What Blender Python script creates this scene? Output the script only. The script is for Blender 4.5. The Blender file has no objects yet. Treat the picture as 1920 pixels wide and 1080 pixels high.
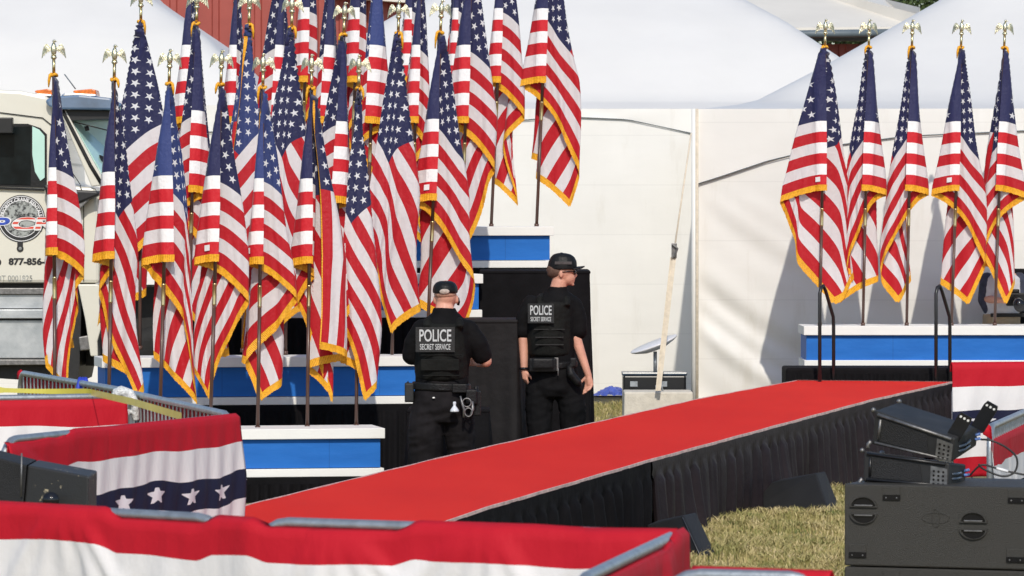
import bpy, bmesh, math, random
import numpy as np
from mathutils import Vector, Matrix
random.seed(7)
sc = bpy.context.scene
COL = sc.collection
# ------------------------------------------------------------------ camera, sky, sun
F, H, YH = 9300.0, 2.2, 380.0          # focal length in photo pixels, eye height, horizon row
cam = bpy.data.cameras.new('camera'); camo = bpy.data.objects.new('camera', cam); COL.objects.link(camo)
camo.location = (0, 0, H); camo.rotation_euler = (math.radians(90), 0, 0)
cam.sensor_width = 36; cam.lens = F/1920*36; cam.shift_y = -(540-YH)/1920
cam.clip_start = 0.5; cam.clip_end = 800
cam.dof.use_dof = True; cam.dof.focus_distance = 38.0; cam.dof.aperture_fstop = 13
sc.camera = camo
SUN_EL, SUN_AZ = math.radians(40), math.radians(3)   # the sun stands behind the camera, a little to the right
w = bpy.data.worlds.new("World"); sc.world = w; w.use_nodes = True
nt = w.node_tree; bg = nt.nodes['Background']; sky = nt.nodes.new('ShaderNodeTexSky')
sky.sky_type = 'NISHITA'; sky.sun_disc = False; sky.sun_elevation = SUN_EL; sky.sun_rotation = math.radians(180)-SUN_AZ; sky.ozone_density = 2.2
nt.links.new(sky.outputs[0], bg.inputs[0]); bg.inputs[1].default_value = 0.15
sl = bpy.data.lights.new('sun', 'SUN'); sl.energy = 3.0; sl.angle = math.radians(0.6); sl.color = (1, 0.93, 0.82)
slo = bpy.data.objects.new('sun', sl); COL.objects.link(slo)
sdir = Vector((-math.sin(SUN_AZ)*math.cos(SUN_EL), math.cos(SUN_AZ)*math.cos(SUN_EL), -math.sin(SUN_EL)))
slo.rotation_euler = sdir.to_track_quat('-Z', 'Y').to_euler(); slo.location = (3, -10, 20)
sc.view_settings.view_transform = 'Standard'; sc.view_settings.look = 'None'
sc.view_settings.gamma = 1; sc.view_settings.exposure = 0.0

# ------------------------------------------------------------------ helpers
def P(x, y, Y): return Vector(((x-960)*Y/F, Y, H-(y-YH)*Y/F))
def ground(x, y, z=0.0):
    Y = (H-z)*F/(y-YH); return P(x, y, Y)
class MB:
    def __init__(s): s.v = []; s.f = []; s.uv = []; s.sm = []
    def add(s, verts, faces, smooth=False, uvs=None):
        n = len(s.v); s.v += [tuple(p) for p in verts]
        for f in faces:
            s.f.append([i+n for i in f]); s.sm.append(smooth)
            s.uv.append([uvs[i] for i in f] if uvs is not None else None)
    def box(s, c, d, M=None, top=None):
        x, y, z = d[0]/2, d[1]/2, d[2]/2; t = top or (1, 1)
        vs = [Vector((a*x*(t[0] if q > 0 else 1), b*y*(t[1] if q > 0 else 1), q*z)) for q in (-1, 1) for b in (-1, 1) for a in (-1, 1)]
        M = M or Matrix(); vs = [M @ (p+Vector(c)) for p in vs]
        s.add(vs, [(0,2,3,1),(4,5,7,6),(0,1,5,4),(2,6,7,3),(0,4,6,2),(1,3,7,5)])
    def hexa(s, o, a, b, c):
        o, a, b, c = map(Vector, (o, a, b, c))
        vs = [o, o+a, o+b, o+a+b, o+c, o+a+c, o+b+c, o+a+b+c]
        s.add(vs, [(0,2,3,1),(4,5,7,6),(0,1,5,4),(2,6,7,3),(0,4,6,2),(1,3,7,5)])
    def tube(s, pts, r, n=10, caps=True, closed=False):
        pts = [Vector(p) for p in pts]; m = len(pts)
        rs = r if isinstance(r, (list, tuple)) else [r]*m
        rings = []; prev = None
        for i, p in enumerate(pts):
            if closed: t = pts[(i+1) % m]-pts[i-1]
            else: t = pts[min(i+1, m-1)]-pts[max(i-1, 0)]
            t.normalize()
            if prev is None:
                a = Vector((0, 0, 1)) if abs(t.z) < .9 else Vector((1, 0, 0)); u = t.cross(a).normalized()
            else: u = (prev - t*prev.dot(t)).normalized()
            prev = u; b = t.cross(u)
            rings.append([p+(u*math.cos(2*math.pi*k/n)+b*math.sin(2*math.pi*k/n))*rs[i] for k in range(n)])
        vs = [q for R in rings for q in R]; fs = []
        for i in range(m if closed else m-1):
            j = (i+1) % m
            for k in range(n): fs.append((i*n+k, i*n+(k+1) % n, j*n+(k+1) % n, j*n+k))
        if caps and not closed: fs.append(tuple(range(n-1, -1, -1))); fs.append(tuple(range((m-1)*n, m*n)))
        s.add(vs, fs, True)
    def prism(s, outline, vec, M=None):
        M = M or Matrix(); n = len(outline); v = Vector(vec)
        vs = [M @ Vector(p) for p in outline]+[M @ (Vector(p)+v) for p in outline]
        s.add(vs, [tuple(range(n-1, -1, -1)), tuple(range(n, 2*n))]+[(i, (i+1) % n, n+(i+1) % n, n+i) for i in range(n)])
    def grid(s, G, uv=None, smooth=True):
        a, b = len(G), len(G[0]); vs = [tuple(p) for row in G for p in row]
        us = [tuple(p) for row in uv for p in row] if uv is not None else None
        s.add(vs, [(i*b+j, i*b+j+1, (i+1)*b+j+1, (i+1)*b+j) for i in range(a-1) for j in range(b-1)], smooth, us)
    def ell(s, c, r, n=16, m=10, M=None):
        c = Vector(c); M = M or Matrix.Identity(3); vs = []; fs = []
        for i in range(m+1):
            t = math.pi*i/m
            for k in range(n):
                p = 2*math.pi*k/n
                vs.append(c+M @ Vector((r[0]*math.sin(t)*math.cos(p), r[1]*math.sin(t)*math.sin(p), r[2]*math.cos(t))))
        for i in range(m):
            for k in range(n): fs.append((i*n+k, (i+1)*n+k, (i+1)*n+(k+1) % n, i*n+(k+1) % n))
        s.add(vs, fs, True)
    def loft(s, secs, n=20):      # closed stack of ellipses: (x, y, z, rx, ry)
        vs = []; fs = []; m = len(secs)
        for (x, y, z, rx, ry) in secs:
            for k in range(n):
                p = 2*math.pi*k/n; vs.append((x+rx*math.cos(p), y+ry*math.sin(p), z))
        for i in range(m-1):
            for k in range(n): fs.append((i*n+k, i*n+(k+1) % n, (i+1)*n+(k+1) % n, (i+1)*n+k))
        fs.append(tuple(range(n))); fs.append(tuple(range((m-1)*n, m*n)))
        s.add(vs, fs, True)
    def mesh(s, name):
        me = bpy.data.meshes.new(name); me.from_pydata(s.v, [], s.f); 
        me.polygons.foreach_set('use_smooth', s.sm)
        if any(u is not None for u in s.uv):
            l = me.uv_layers.new(name='UVMap'); flat = []
            for f, u in zip(s.f, s.uv):
                for k in range(len(f)): flat += list(u[k]) if u else [0, 0]
            l.data.foreach_set('uv', flat)
        me.update(); return me
    def build(s, name, mat, parent=None, bevel=0):
        o = bpy.data.objects.new(name, s.mesh(name)); COL.objects.link(o)
        if mat: o.data.materials.append(mat)
        if parent is not None: o.parent = parent
        if bevel:
            b = o.modifiers.new('bevel', 'BEVEL'); b.width = bevel; b.segments = 2; b.limit_method = 'ANGLE'; b.angle_limit = math.radians(40)
        return o
def bake(o):
    """turn an object's modifiers into its mesh"""
    dg = bpy.context.evaluated_depsgraph_get(); dg.update()
    me = bpy.data.meshes.new_from_object(o.evaluated_get(dg)); o.modifiers.clear(); old = o.data; o.data = me; bpy.data.meshes.remove(old)
    return o
def organic(mb, name, mat, parent, voxel=.008, smooth=4, disp=None):
    o = mb.build(name, mat, parent)
    r = o.modifiers.new('r', 'REMESH'); r.mode = 'VOXEL'; r.voxel_size = voxel; r.use_smooth_shade = True
    s_ = o.modifiers.new('s', 'SMOOTH'); s_.iterations = smooth; s_.factor = .5
    bake(o)
    if not o.data.materials: o.data.materials.append(mat)
    n = len(o.data.polygons)
    if disp:      # cloth creases: push vertices along their normals with stretched noise
        from mathutils import noise as mn
        nn = len(o.data.vertices); co = np.empty(nn*3); no = np.empty(nn*3); o.data.vertices.foreach_get('co', co); o.data.vertices.foreach_get('normal', no)
        co = co.reshape(-1, 3); no = no.reshape(-1, 3); d_ = np.empty(nn)
        for i, p in enumerate(co):
            q = Vector((p[0]*6+p[2]*5, p[1]*6, p[2]*13-p[0]*4)); a_ = mn.noise(q+Vector((disp[1], 0, 0))); b_ = mn.noise(q*2.1+Vector((0, 7, 0)))
            d_[i] = (1-2*abs(a_))*.6+b_*.5
        co += no*(d_*disp[0])[:, None]; o.data.vertices.foreach_set('co', co.ravel()); o.data.update()
    o.data.polygons.foreach_set('use_smooth', [True]*n)
    return o
def tag(o, label=None, cat=None, group=None, kind=None):
    if label: o['label'] = label
    if cat: o['category'] = cat
    if group: o['group'] = group
    if kind: o['kind'] = kind
    return o
def empty(name, loc=(0, 0, 0), rz=0, rot=None):
    o = bpy.data.objects.new(name, None); COL.objects.link(o); o.location = loc
    o.rotation_euler = rot if rot else (0, 0, rz); o.empty_display_size = .1; return o
def link_copy(o, parent, loc=None):
    c = o.copy(); COL.objects.link(c); c.parent = parent
    if loc is not None: c.location = loc
    return c
def text_obj(txt, name, mat, parent, size, M, xscale=1, off=0.0, ext=.0008, arc=None):
    cu = bpy.data.curves.new(name, 'FONT'); cu.body = txt; cu.size = size; cu.align_x = 'CENTER'; cu.align_y = 'CENTER'
    cu.offset = off; cu.extrude = ext; cu.resolution_u = 4
    t = bpy.data.objects.new(name, cu); COL.objects.link(t)
    dg = bpy.context.evaluated_depsgraph_get(); dg.update()
    me = bpy.data.meshes.new_from_object(t.evaluated_get(dg)); bpy.data.objects.remove(t)
    if arc:      # (radius, centre angle): bend letters round a circle
        for v in me.vertices:
            a = arc[1]-v.co.x*xscale/arc[0]; r = arc[0]+v.co.y
            v.co.x, v.co.y = r*math.cos(a), r*math.sin(a)
        me.transform(M)
    else: me.transform(M @ Matrix.Diagonal((xscale, 1, 1, 1)))
    o = bpy.data.objects.new(name, me); COL.objects.link(o); o.data.materials.clear(); o.data.materials.append(mat)
    if parent is not None: o.parent = parent
    return o
def face_cam(p, yaw=0, pitch=0):   # matrix: local x right, local y up, local z towards the camera, at p
    return Matrix.Translation(p) @ Matrix.Rotation(yaw, 4, 'Z') @ Matrix.Rotation(math.radians(90)+pitch, 4, 'X')

# ------------------------------------------------------------------ materials
class NT:
    def __init__(s, name):
        s.m = bpy.data.materials.new(name); s.m.use_nodes = True; s.t = s.m.node_tree
        s.b = s.t.nodes['Principled BSDF']; s.out = s.t.nodes['Material Output']
    def n(s, typ, **kw):
        n = s.t.nodes.new(typ)
        for k, v in kw.items(): setattr(n, k, v)
        return n
    def set(s, sock, v):
        if isinstance(v, bpy.types.NodeSocket): s.t.links.new(v, sock)
        elif v is not None: sock.default_value = v
    def math(s, op, a, b=None, c=None, clamp=False):
        n = s.n('ShaderNodeMath', operation=op); n.use_clamp = clamp
        s.set(n.inputs[0], a); s.set(n.inputs[1], b)
        if c is not None: s.set(n.inputs[2], c)
        return n.outputs[0]
    def mix(s, f, a, b):
        n = s.n('ShaderNodeMix', data_type='RGBA'); s.set(n.inputs[0], f)
        s.set(n.inputs[6], a if isinstance(a, bpy.types.NodeSocket) else tuple(a)+(1,)*(4-len(a)))
        s.set(n.inputs[7], b if isinstance(b, bpy.types.NodeSocket) else tuple(b)+(1,)*(4-len(b)))
        return n.outputs[2]
    def noise(s, scale, detail=3, vec=None, rough=.5, stretch=None, coord='Object'):
        n = s.n('ShaderNodeTexNoise'); n.inputs['Scale'].default_value = scale; n.inputs['Detail'].default_value = detail; n.inputs['Roughness'].default_value = rough
        if vec is None:
            tc = s.n('ShaderNodeTexCoord'); vec = tc.outputs[coord]
            if stretch:
                mp = s.n('ShaderNodeMapping'); mp.inputs['Scale'].default_value = stretch; s.t.links.new(vec, mp.inputs[0]); vec = mp.outputs[0]
        s.t.links.new(vec, n.inputs['Vector']); return n.outputs[0]
    def ramp(s, f, stops, interp='LINEAR'):
        r = s.n('ShaderNodeValToRGB'); r.color_ramp.interpolation = interp; e = r.color_ramp.elements
        while len(e) < len(stops): e.new(.5)
        for x, (p, c) in zip(e, stops): x.position = p; x.color = tuple(c)+(1,) if len(c) == 3 else c
        s.set(r.inputs[0], f); return r.outputs[0]
    def bump(s, h, strength=.3, dist=.01):
        b = s.n('ShaderNodeBump'); b.inputs['Strength'].default_value = strength; b.inputs['Distance'].default_value = dist
        s.set(b.inputs['Height'], h); s.t.links.new(b.outputs[0], s.b.inputs['Normal']); return b
    def col(s, c): s.set(s.b.inputs['Base Color'], c if isinstance(c, bpy.types.NodeSocket) else tuple(c)+(1,))
def plain(name, c, rough=.6, metal=0, vary=.15, scale=6, bump=0, bscale=60, spec=.5, stretch=None, coat=0):
    m = NT(name)
    f = m.noise(scale, 5, stretch=stretch, rough=.6)
    lo = [max(0, x*(1-vary)) for x in c]; hi = [min(1, x*(1+vary)) for x in c]
    m.col(m.ramp(f, [(.3, lo), (.7, hi)]))
    m.b.inputs['Roughness'].default_value = rough; m.b.inputs['Metallic'].default_value = metal
    m.b.inputs['Specular IOR Level'].default_value = spec; m.b.inputs['Coat Weight'].default_value = coat
    if bump: m.bump(m.noise(bscale, 4), bump, .01)
    return m.m
def star_mask(m, cu, cv, ncol, nrow, cw, ch, R, stag=True):
    """cu, cv run 0..1 over the field, v downwards; returns 1 inside a five-point star"""
    x = m.math('MULTIPLY', cu, ncol+1.0); y = m.math('MULTIPLY', cv, nrow+1.0)
    i = m.math('ROUND', x); j = m.math('ROUND', y)
    px = m.math('MULTIPLY', m.math('SUBTRACT', x, i), cw); py = m.math('MULTIPLY', m.math('SUBTRACT', j, y), ch)
    th = m.math('ARCTAN2', px, py); w5 = 2*math.pi/5
    a = m.math('ABSOLUTE', m.math('SUBTRACT', m.math('FLOORED_MODULO', m.math('ADD', th, w5/2), w5), w5/2))
    r = m.math('SQRT', m.math('ADD', m.math('MULTIPLY', px, px), m.math('MULTIPLY', py, py)))
    X = m.math('MULTIPLY', r, m.math('COSINE', a)); Yv = m.math('MULTIPLY', r, m.math('SINE', a))
    s_ = m.math('ADD', m.math('MULTIPLY', Yv, .691), m.math('MULTIPLY', X, .2245))
    k = m.math('LESS_THAN', s_, .2245*R)
    if stag:
        par = m.math('FLOORED_MODULO', m.math('ADD', i, j), 2.0); k = m.math('MULTIPLY', k, m.math('LESS_THAN', par, .5))
    for q, n_ in ((i, ncol), (j, nrow)):
        k = m.math('MULTIPLY', k, m.math('GREATER_THAN', q, .5)); k = m.math('MULTIPLY', k, m.math('LESS_THAN', q, n_+.5))
    return k
RED, NAVY, WHITE = (.50, .009, .020), (.020, .022, .085), (.80, .78, .80)
FH, FL = 1.27, 1.90
def flag_material(name, navy=NAVY, red=RED):
    m = NT(name); uv = m.n('ShaderNodeUVMap'); sp = m.n('ShaderNodeSeparateXYZ'); m.t.links.new(uv.outputs[0], sp.inputs[0])
    u, v = sp.outputs[0], sp.outputs[1]; d = m.math('SUBTRACT', 1.0, v)
    st = m.math('FLOORED_MODULO', m.math('FLOOR', m.math('MULTIPLY', d, 13.0)), 2.0)   # 0 red, 1 white
    slv = m.math('LESS_THAN', u, .045)
    c = m.mix(st, m.mix(slv, (.54, .010, .020), (.58, .011, .021)), m.mix(slv, (.79, .755, .765), (.85, .84, .84)))
    can = m.math('MULTIPLY', m.math('LESS_THAN', u, .4), m.math('LESS_THAN', d, 7/13))
    star = star_mask(m, m.math('DIVIDE', m.math('SUBTRACT', u, .028), .37), m.math('DIVIDE', d, 7/13), 11, 9, .4*FL/12, FH*7/13/10, .034)
    c = m.mix(can, c, m.mix(star, navy, (.82, .82, .85)))
    m.col(c); m.b.inputs['Roughness'].default_value = .5; m.b.inputs['Specular IOR Level'].default_value = .35
    m.b.inputs['Sheen Weight'].default_value = .15
    tc = m.n('ShaderNodeTexCoord'); mp = m.n('ShaderNodeMapping'); mp.inputs['Scale'].default_value = (1, 1, .35); m.t.links.new(tc.outputs['Object'], mp.inputs[0])
    n1 = m.noise(14, 4, vec=mp.outputs[0], rough=.6); n2 = m.noise(38, 3, vec=tc.outputs['Object'])
    m.bump(m.math('ADD', n1, m.math('MULTIPLY', n2, .3)), .8, .015)
    tr = m.n('ShaderNodeBsdfTranslucent'); m.set(tr.inputs[0], c); mx = m.n('ShaderNodeMixShader')
    m.set(mx.inputs[0], m.math('MULTIPLY', m.math('GREATER_THAN', u, .045), .24))
    m.t.links.new(m.b.outputs[0], mx.inputs[1]); m.t.links.new(tr.outputs[0], mx.inputs[2]); m.t.links.new(mx.outputs[0], m.out.inputs[0])
    return m.m
def bunting_material(name):
    m = NT(name); uv = m.n('ShaderNodeUVMap'); sp = m.n('ShaderNodeSeparateXYZ'); m.t.links.new(uv.outputs[0], sp.inputs[0])
    u, v = sp.outputs[0], sp.outputs[1]                     # metres along, metres down
    c = m.ramp(m.math('DIVIDE', v, .75), [(0, (.54, .012, .026)), (.2, (.83, .81, .80)), (.4, (.018, .02, .05)), (.6, (.83, .81, .80)), (.8, (.50, .012, .025))], 'CONSTANT')
    pu = m.math('DIVIDE', m.math('ADD', u, 50.0), .38)
    fr = m.math('FLOORED_MODULO', pu, 1.0)
    cv = m.math('DIVIDE', m.math('SUBTRACT', v, .30), .15)
    star = star_mask(m, fr, cv, 1, 1, .19/1.75, .075, .063, False)
    # one star per cell: the cell is two star-grid steps wide and high
    c = m.mix(m.math('MULTIPLY', star, m.math('MULTIPLY', m.math('GREATER_THAN', cv, 0.0), m.math('LESS_THAN', cv, 1.0))), c, (.8, .78, .8))
    m.col(c); m.b.inputs['Roughness'].default_value = .7; m.b.inputs['Specular IOR Level'].default_value = .2
    m.bump(m.math('ADD', m.noise(9, 4, stretch=(1, 1, .5)), m.math('MULTIPLY', m.noise(60, 3), .08)), .5, .02)
    tr = m.n('ShaderNodeBsdfTranslucent'); m.set(tr.inputs[0], c); mx = m.n('ShaderNodeMixShader'); mx.inputs[0].default_value = .15
    m.t.links.new(m.b.outputs[0], mx.inputs[1]); m.t.links.new(tr.outputs[0], mx.inputs[2]); m.t.links.new(mx.outputs[0], m.out.inputs[0])
    return m.m
def fringe_material():
    m = NT('gold_fringe'); uv = m.n('ShaderNodeUVMap'); sp = m.n('ShaderNodeSeparateXYZ'); m.t.links.new(uv.outputs[0], sp.inputs[0])
    wv = m.math('SINE', m.math('MULTIPLY', sp.outputs[0], 520.0)); nz = m.noise(70, 3)
    f = m.math('ADD', m.math('MULTIPLY', wv, .22), nz, clamp=True)
    m.col(m.ramp(f, [(.2, (.62, .26, .006)), (.7, (.95, .47, .02))])); m.b.inputs['Roughness'].default_value = .55
    m.bump(f, .6, .006); return m.m
M = {}
M['flag'] = flag_material('flag_nylon'); M['flag_sheen'] = flag_material('flag_nylon_sheen', navy=(.035, .055, .19))  # second copy: lighter navy paints the sheen of angled cloth
M['bunting'] = bunting_material('bunting_cloth'); M['fringe'] = fringe_material()
M['wood'] = plain('pole_wood', (.085, .040, .028), .35, vary=.25, scale=20, stretch=(4, 4, .5), coat=.2)
M['brass'] = plain('brass', (.62, .50, .26), .28, 1, vary=.1, scale=30)
M['gold'] = plain('eagle_gold', (.74, .70, .50), .28, 1, vary=.35, scale=60, bump=.5, bscale=180)
M['white'] = plain('white_trim', (.82, .81, .77), .55, vary=.03, scale=3, bump=.1)
M['blue'] = plain('blue_panel', (.016, .145, .50), .6, vary=.08, scale=2.5, stretch=(1, 1, 3), spec=.25, bump=.15, bscale=9)
_m = NT('blue_panel_jointed'); _tc = _m.n('ShaderNodeTexCoord'); _sp = _m.n('ShaderNodeSeparateXYZ'); _m.t.links.new(_tc.outputs['Object'], _sp.inputs[0])
_c = _m.ramp(_m.noise(2.2, 5, stretch=(1, 1, 4)), [(.3, (.014, .130, .46)), (.7, (.020, .160, .54))])
_l = _m.math('LESS_THAN', _m.math('ABSOLUTE', _m.math('SUBTRACT', _m.math('FLOORED_MODULO', _m.math('ADD', _sp.outputs[0], 30.3), 1.22), .61)), .003)
_sc = _m.math('GREATER_THAN', _m.noise(9, 6, rough=.8, stretch=(1, 1, 3)), .72)
_m.col(_m.mix(_m.math('MULTIPLY', _sc, .35), _m.mix(_m.math('MULTIPLY', _l, .3), _c, (.005, .03, .12)), (.10, .24, .55))); _m.b.inputs['Roughness'].default_value = .6; _m.b.inputs['Specular IOR Level'].default_value = .25
_m.bump(_m.noise(7, 4, stretch=(1, 1, 3)), .25, .012); M['blue'] = _m.m
M['black_cloth'] = plain('black_cloth', (.0065, .006, .007), .85, vary=.3, scale=5, bump=.6, bscale=14, spec=.12)
M['skirt'] = plain('skirt_polyester', (.019, .0138, .016), .6, vary=.25, scale=4, bump=.4, bscale=30, spec=.2)
M['stand_cloth'] = plain('stand_cloth', (.011, .0095, .0098), .7, vary=.35, scale=5, bump=.9, bscale=9, spec=.2)
M['black_metal'] = plain('black_metal', (.012, .012, .013), .35, vary=.2)
M['rubber'] = plain('tyre_rubber', (.014, .014, .014), .8, vary=.3, bump=.4, bscale=40)
M['galv'] = plain('galvanised_steel', (.38, .41, .43), .45, .75, vary=.2, scale=18, bump=.15)
M['concrete'] = plain('concrete', (.62, .58, .50), .9, vary=.14, scale=9, bump=.5, bscale=60)
M['tarp'] = plain('blue_tarp', (.06, .10, .42), .5, vary=.25, bump=.6, bscale=10)
M['skin'] = plain('skin', (.60, .30, .21), .5, vary=.12, scale=14, bump=.2, bscale=80)
M['uniform'] = plain('uniform_black', (.0062, .006, .0066), .8, vary=.3, scale=8, bump=.9, bscale=11, spec=.10)
M['trouser'] = plain('trouser_black', (.0115, .010, .011), .8, vary=.3, scale=6, bump=1.0, bscale=9, spec=.12)
M['vest'] = plain('vest_nylon', (.0078, .0082, .0074), .75, vary=.35, scale=10, bump=.9, bscale=16, spec=.15)
M['gear'] = plain('gear_nylon', (.007, .007, .0075), .5, vary=.3, scale=20, bump=.3, bscale=60, spec=.25)
M['patch'] = plain('patch', (.010, .0105, .0105), .6, vary=.15, scale=30, bump=.3, bscale=120)
M['letter'] = plain('reflective_letters', (.50, .52, .52), .45, vary=.05)
M['hair'] = plain('short_hair', (.12, .065, .045), .7, vary=.3, scale=60, bump=.5, bscale=200)
M['chrome'] = plain('steel_shiny', (.7, .7, .72), .2, 1, vary=.1)
M['plastic'] = plain('clear_plastic', (.62, .64, .68), .2, 0, vary=.1)
M['lens'] = plain('dark_lens', (.008, .008, .01), .08, 0, vary=.1)
def carpet():
    m = NT('red_carpet'); n1 = m.noise(220, 3, rough=.7); n2 = m.noise(1.2, 4, stretch=(1, .25, 1)); n3 = m.noise(7, 4)
    c = m.ramp(n2, [(.3, (.68, .024, .020)), (.7, (.84, .038, .026))]); c = m.mix(m.math('MULTIPLY', n3, .25), c, (.62, .020, .022))
    c = m.mix(m.math('MULTIPLY', n1, .4), c, (.86, .052, .036)); m.col(c); m.b.inputs['Roughness'].default_value = .95
    m.b.inputs['Specular IOR Level'].default_value = .1; m.bump(n1, .8, .006); return m.m
M['carpet'] = carpet()
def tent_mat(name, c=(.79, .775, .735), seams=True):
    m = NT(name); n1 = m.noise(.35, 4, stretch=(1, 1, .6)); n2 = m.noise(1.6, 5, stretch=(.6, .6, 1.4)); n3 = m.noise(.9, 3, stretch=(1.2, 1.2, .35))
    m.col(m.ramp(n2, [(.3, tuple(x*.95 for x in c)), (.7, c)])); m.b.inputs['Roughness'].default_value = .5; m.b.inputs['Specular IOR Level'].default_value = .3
    tc = m.n('ShaderNodeTexCoord'); sp = m.n('ShaderNodeSeparateXYZ'); m.t.links.new(tc.outputs['Object'], sp.inputs[0])
    if seams:
        fr = m.math('ABSOLUTE', m.math('SUBTRACT', m.math('FLOORED_MODULO', m.math('ADD', sp.outputs[2], .12), .56), .28)); ln = m.math('LESS_THAN', fr, .006)
        cc = m.ramp(n2, [(.3, tuple(x*.95 for x in c)), (.7, c)]); st = m.ramp(m.noise(1.1, 6, rough=.7, stretch=(3, 3, .5)), [(.55, (1, 1, 1)), (.8, (.86, .84, .80))])
        mm = m.n('ShaderNodeMix', data_type='RGBA', blend_type='MULTIPLY'); mm.inputs[0].default_value = 1; m.set(mm.inputs[6], cc); m.set(mm.inputs[7], st)
        m.col(m.mix(m.math('MULTIPLY', ln, .15), mm.outputs[2], (.45, .44, .42)))
    m.bump(m.math('ADD', m.math('ADD', n1, m.math('MULTIPLY', n3, .8)), m.math('MULTIPLY', n2, .12)), .35 if seams else .16, .22)
    return m.m
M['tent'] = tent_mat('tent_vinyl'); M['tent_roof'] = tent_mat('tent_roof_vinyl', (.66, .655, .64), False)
def grass_ground():
    m = NT('dry_turf'); n = m.noise(1.1, 5); n2 = m.noise(30, 4)
    c = m.ramp(n, [(.3, (.16, .15, .055)), (.5, (.27, .22, .10)), (.7, (.40, .31, .16))]); c = m.mix(m.math('MULTIPLY', n2, .6), c, (.10, .09, .035))
    m.col(c); m.b.inputs['Roughness'].default_value = .95; m.bump(n2, .8, .03); return m.m
M['turf'] = grass_ground()
def blade_mat():
    m = NT('grass_blades'); n = m.noise(3.5, 5); g = m.n('ShaderNodeObjectInfo'); n2 = m.noise(55, 2)
    c = m.ramp(m.math('ADD', m.math('MULTIPLY', n, .65), m.math('MULTIPLY', n2, .35)), [(.32, (.10, .14, .03)), (.45, (.28, .26, .085)), (.54, (.45, .37, .16)), (.66, (.62, .51, .29))])
    m.col(c); m.b.inputs['Roughness'].default_value = .7; return m.m
M['blade'] = blade_mat()
def barn_mat():
    m = NT('red_metal_siding'); n = m.noise(2, 4)
    m.col(m.ramp(n, [(.3, (.30, .055, .040)), (.7, (.38, .075, .055))])); m.b.inputs['Roughness'].default_value = .5; return m.m
M['barn'] = barn_mat()
M['barn_roof'] = plain('pale_metal_roof', (.72, .68, .60), .5, vary=.05, scale=1.5)
M['gutter'] = plain('grey_gutter', (.12, .15, .17), .5, vary=.15)
M['truck'] = plain('cream_paint', (.70, .68, .59), .3, vary=.03, scale=2, coat=.4)
M['glass'] = plain('tinted_glass', (.006, .009, .010), .25, vary=.6, scale=5, spec=.15)
M['glass_sky'] = plain('green_sky_glass', (.48, .74, .66), .12, vary=.12, scale=1.2)  # green glass, lightened to carry the sky's reflection in its colour
M['visor'] = plain('blue_visor', (.10, .17, .28), .15, vary=.3, scale=3, coat=.5)
M['amber'] = plain('amber_lens', (.75, .16, .02), .2, vary=.5, scale=26)
def tread():
    m = NT('tread_plate'); v = m.n('ShaderNodeTexChecker'); v.inputs['Scale'].default_value = 34
    tc = m.n('ShaderNodeTexCoord'); mp = m.n('ShaderNodeMapping'); mp.inputs['Rotation'].default_value = (0, math.radians(45), 0)
    m.t.links.new(tc.outputs['Object'], mp.inputs[0]); m.t.links.new(mp.outputs[0], v.inputs[0])
    n = m.noise(6, 5); m.col(m.ramp(n, [(.3, (.40, .43, .45)), (.7, (.62, .64, .65))])); m.b.inputs['Metallic'].default_value = .6
    m.b.inputs['Roughness'].default_value = .45; m.bump(v.outputs['Fac'], .5, .004); return m.m
M['tread'] = tread()
M['ink'] = plain('black_decal', (.015, .015, .016), .5, vary=.3, scale=30)
M['decal_grey'] = plain('grey_decal', (.30, .31, .30), .5, vary=.75, scale=22)
M['decal_red'] = plain('red_decal', (.62, .06, .03), .5); M['decal_blue'] = plain('blue_decal', (.03, .08, .45), .5, vary=.4, scale=40)
M['decal_white'] = plain('white_decal', (.8, .8, .8), .5, vary=.05)
def speaker_mat():
    m = NT('speaker_paint'); n = m.noise(210, 3, rough=.7); sm = m.noise(3, 4)
    c = m.ramp(n, [(.35, (.022, .021, .019)), (.62, (.048, .045, .038))]); c = m.mix(m.math('MULTIPLY', sm, .4), c, (.030, .028, .022)); m.col(c)
    m.b.inputs['Roughness'].default_value = .55; m.bump(n, .9, .006); return m.m
M['speaker'] = speaker_mat()
def worn_speaker():
    m = NT('worn_speaker_paint'); n = m.noise(14, 5, rough=.75); k = m.math('GREATER_THAN', n, .64)
    m.col(m.mix(k, (.020, .020, .020), (.42, .36, .24))); m.b.inputs['Roughness'].default_value = .6; m.bump(m.noise(120, 3), .3, .004); return m.m
M['worn'] = worn_speaker()
M['grille'] = plain('speaker_grille', (.010, .010, .0105), .7, vary=.25, bump=.6, bscale=200)
M['alu'] = plain('bare_metal', (.22, .215, .21), .5, .8, vary=.35, scale=30)
M['cab'] = plain('satin_black_cabinet', (.022, .022, .022), .6, vary=.35, scale=7, spec=.35)
M['sheen'] = plain('glossy_black', (.05, .07, .10), .25, vary=.5, scale=4)
M['cable'] = plain('cable', (.018, .018, .018), .5)
M['tape'] = plain('yellow_tape', (.70, .62, .10), .4, vary=.1); M['strap'] = plain('webbing', (.66, .58, .46), .8, vary=.15, scale=20)
M['khaki'] = plain('khaki_cloth', (.32, .24, .15), .8); M['shirt'] = plain('pale_shirt', (.5, .5, .52), .8)
M['leaf'] = plain('foliage', (.055, .085, .022), .7, vary=.5, scale=1.5); M['bark'] = plain('bark', (.09, .06, .04), .9)
M['dish'] = plain('white_dish', (.72, .72, .74), .3, vary=.03)
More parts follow.
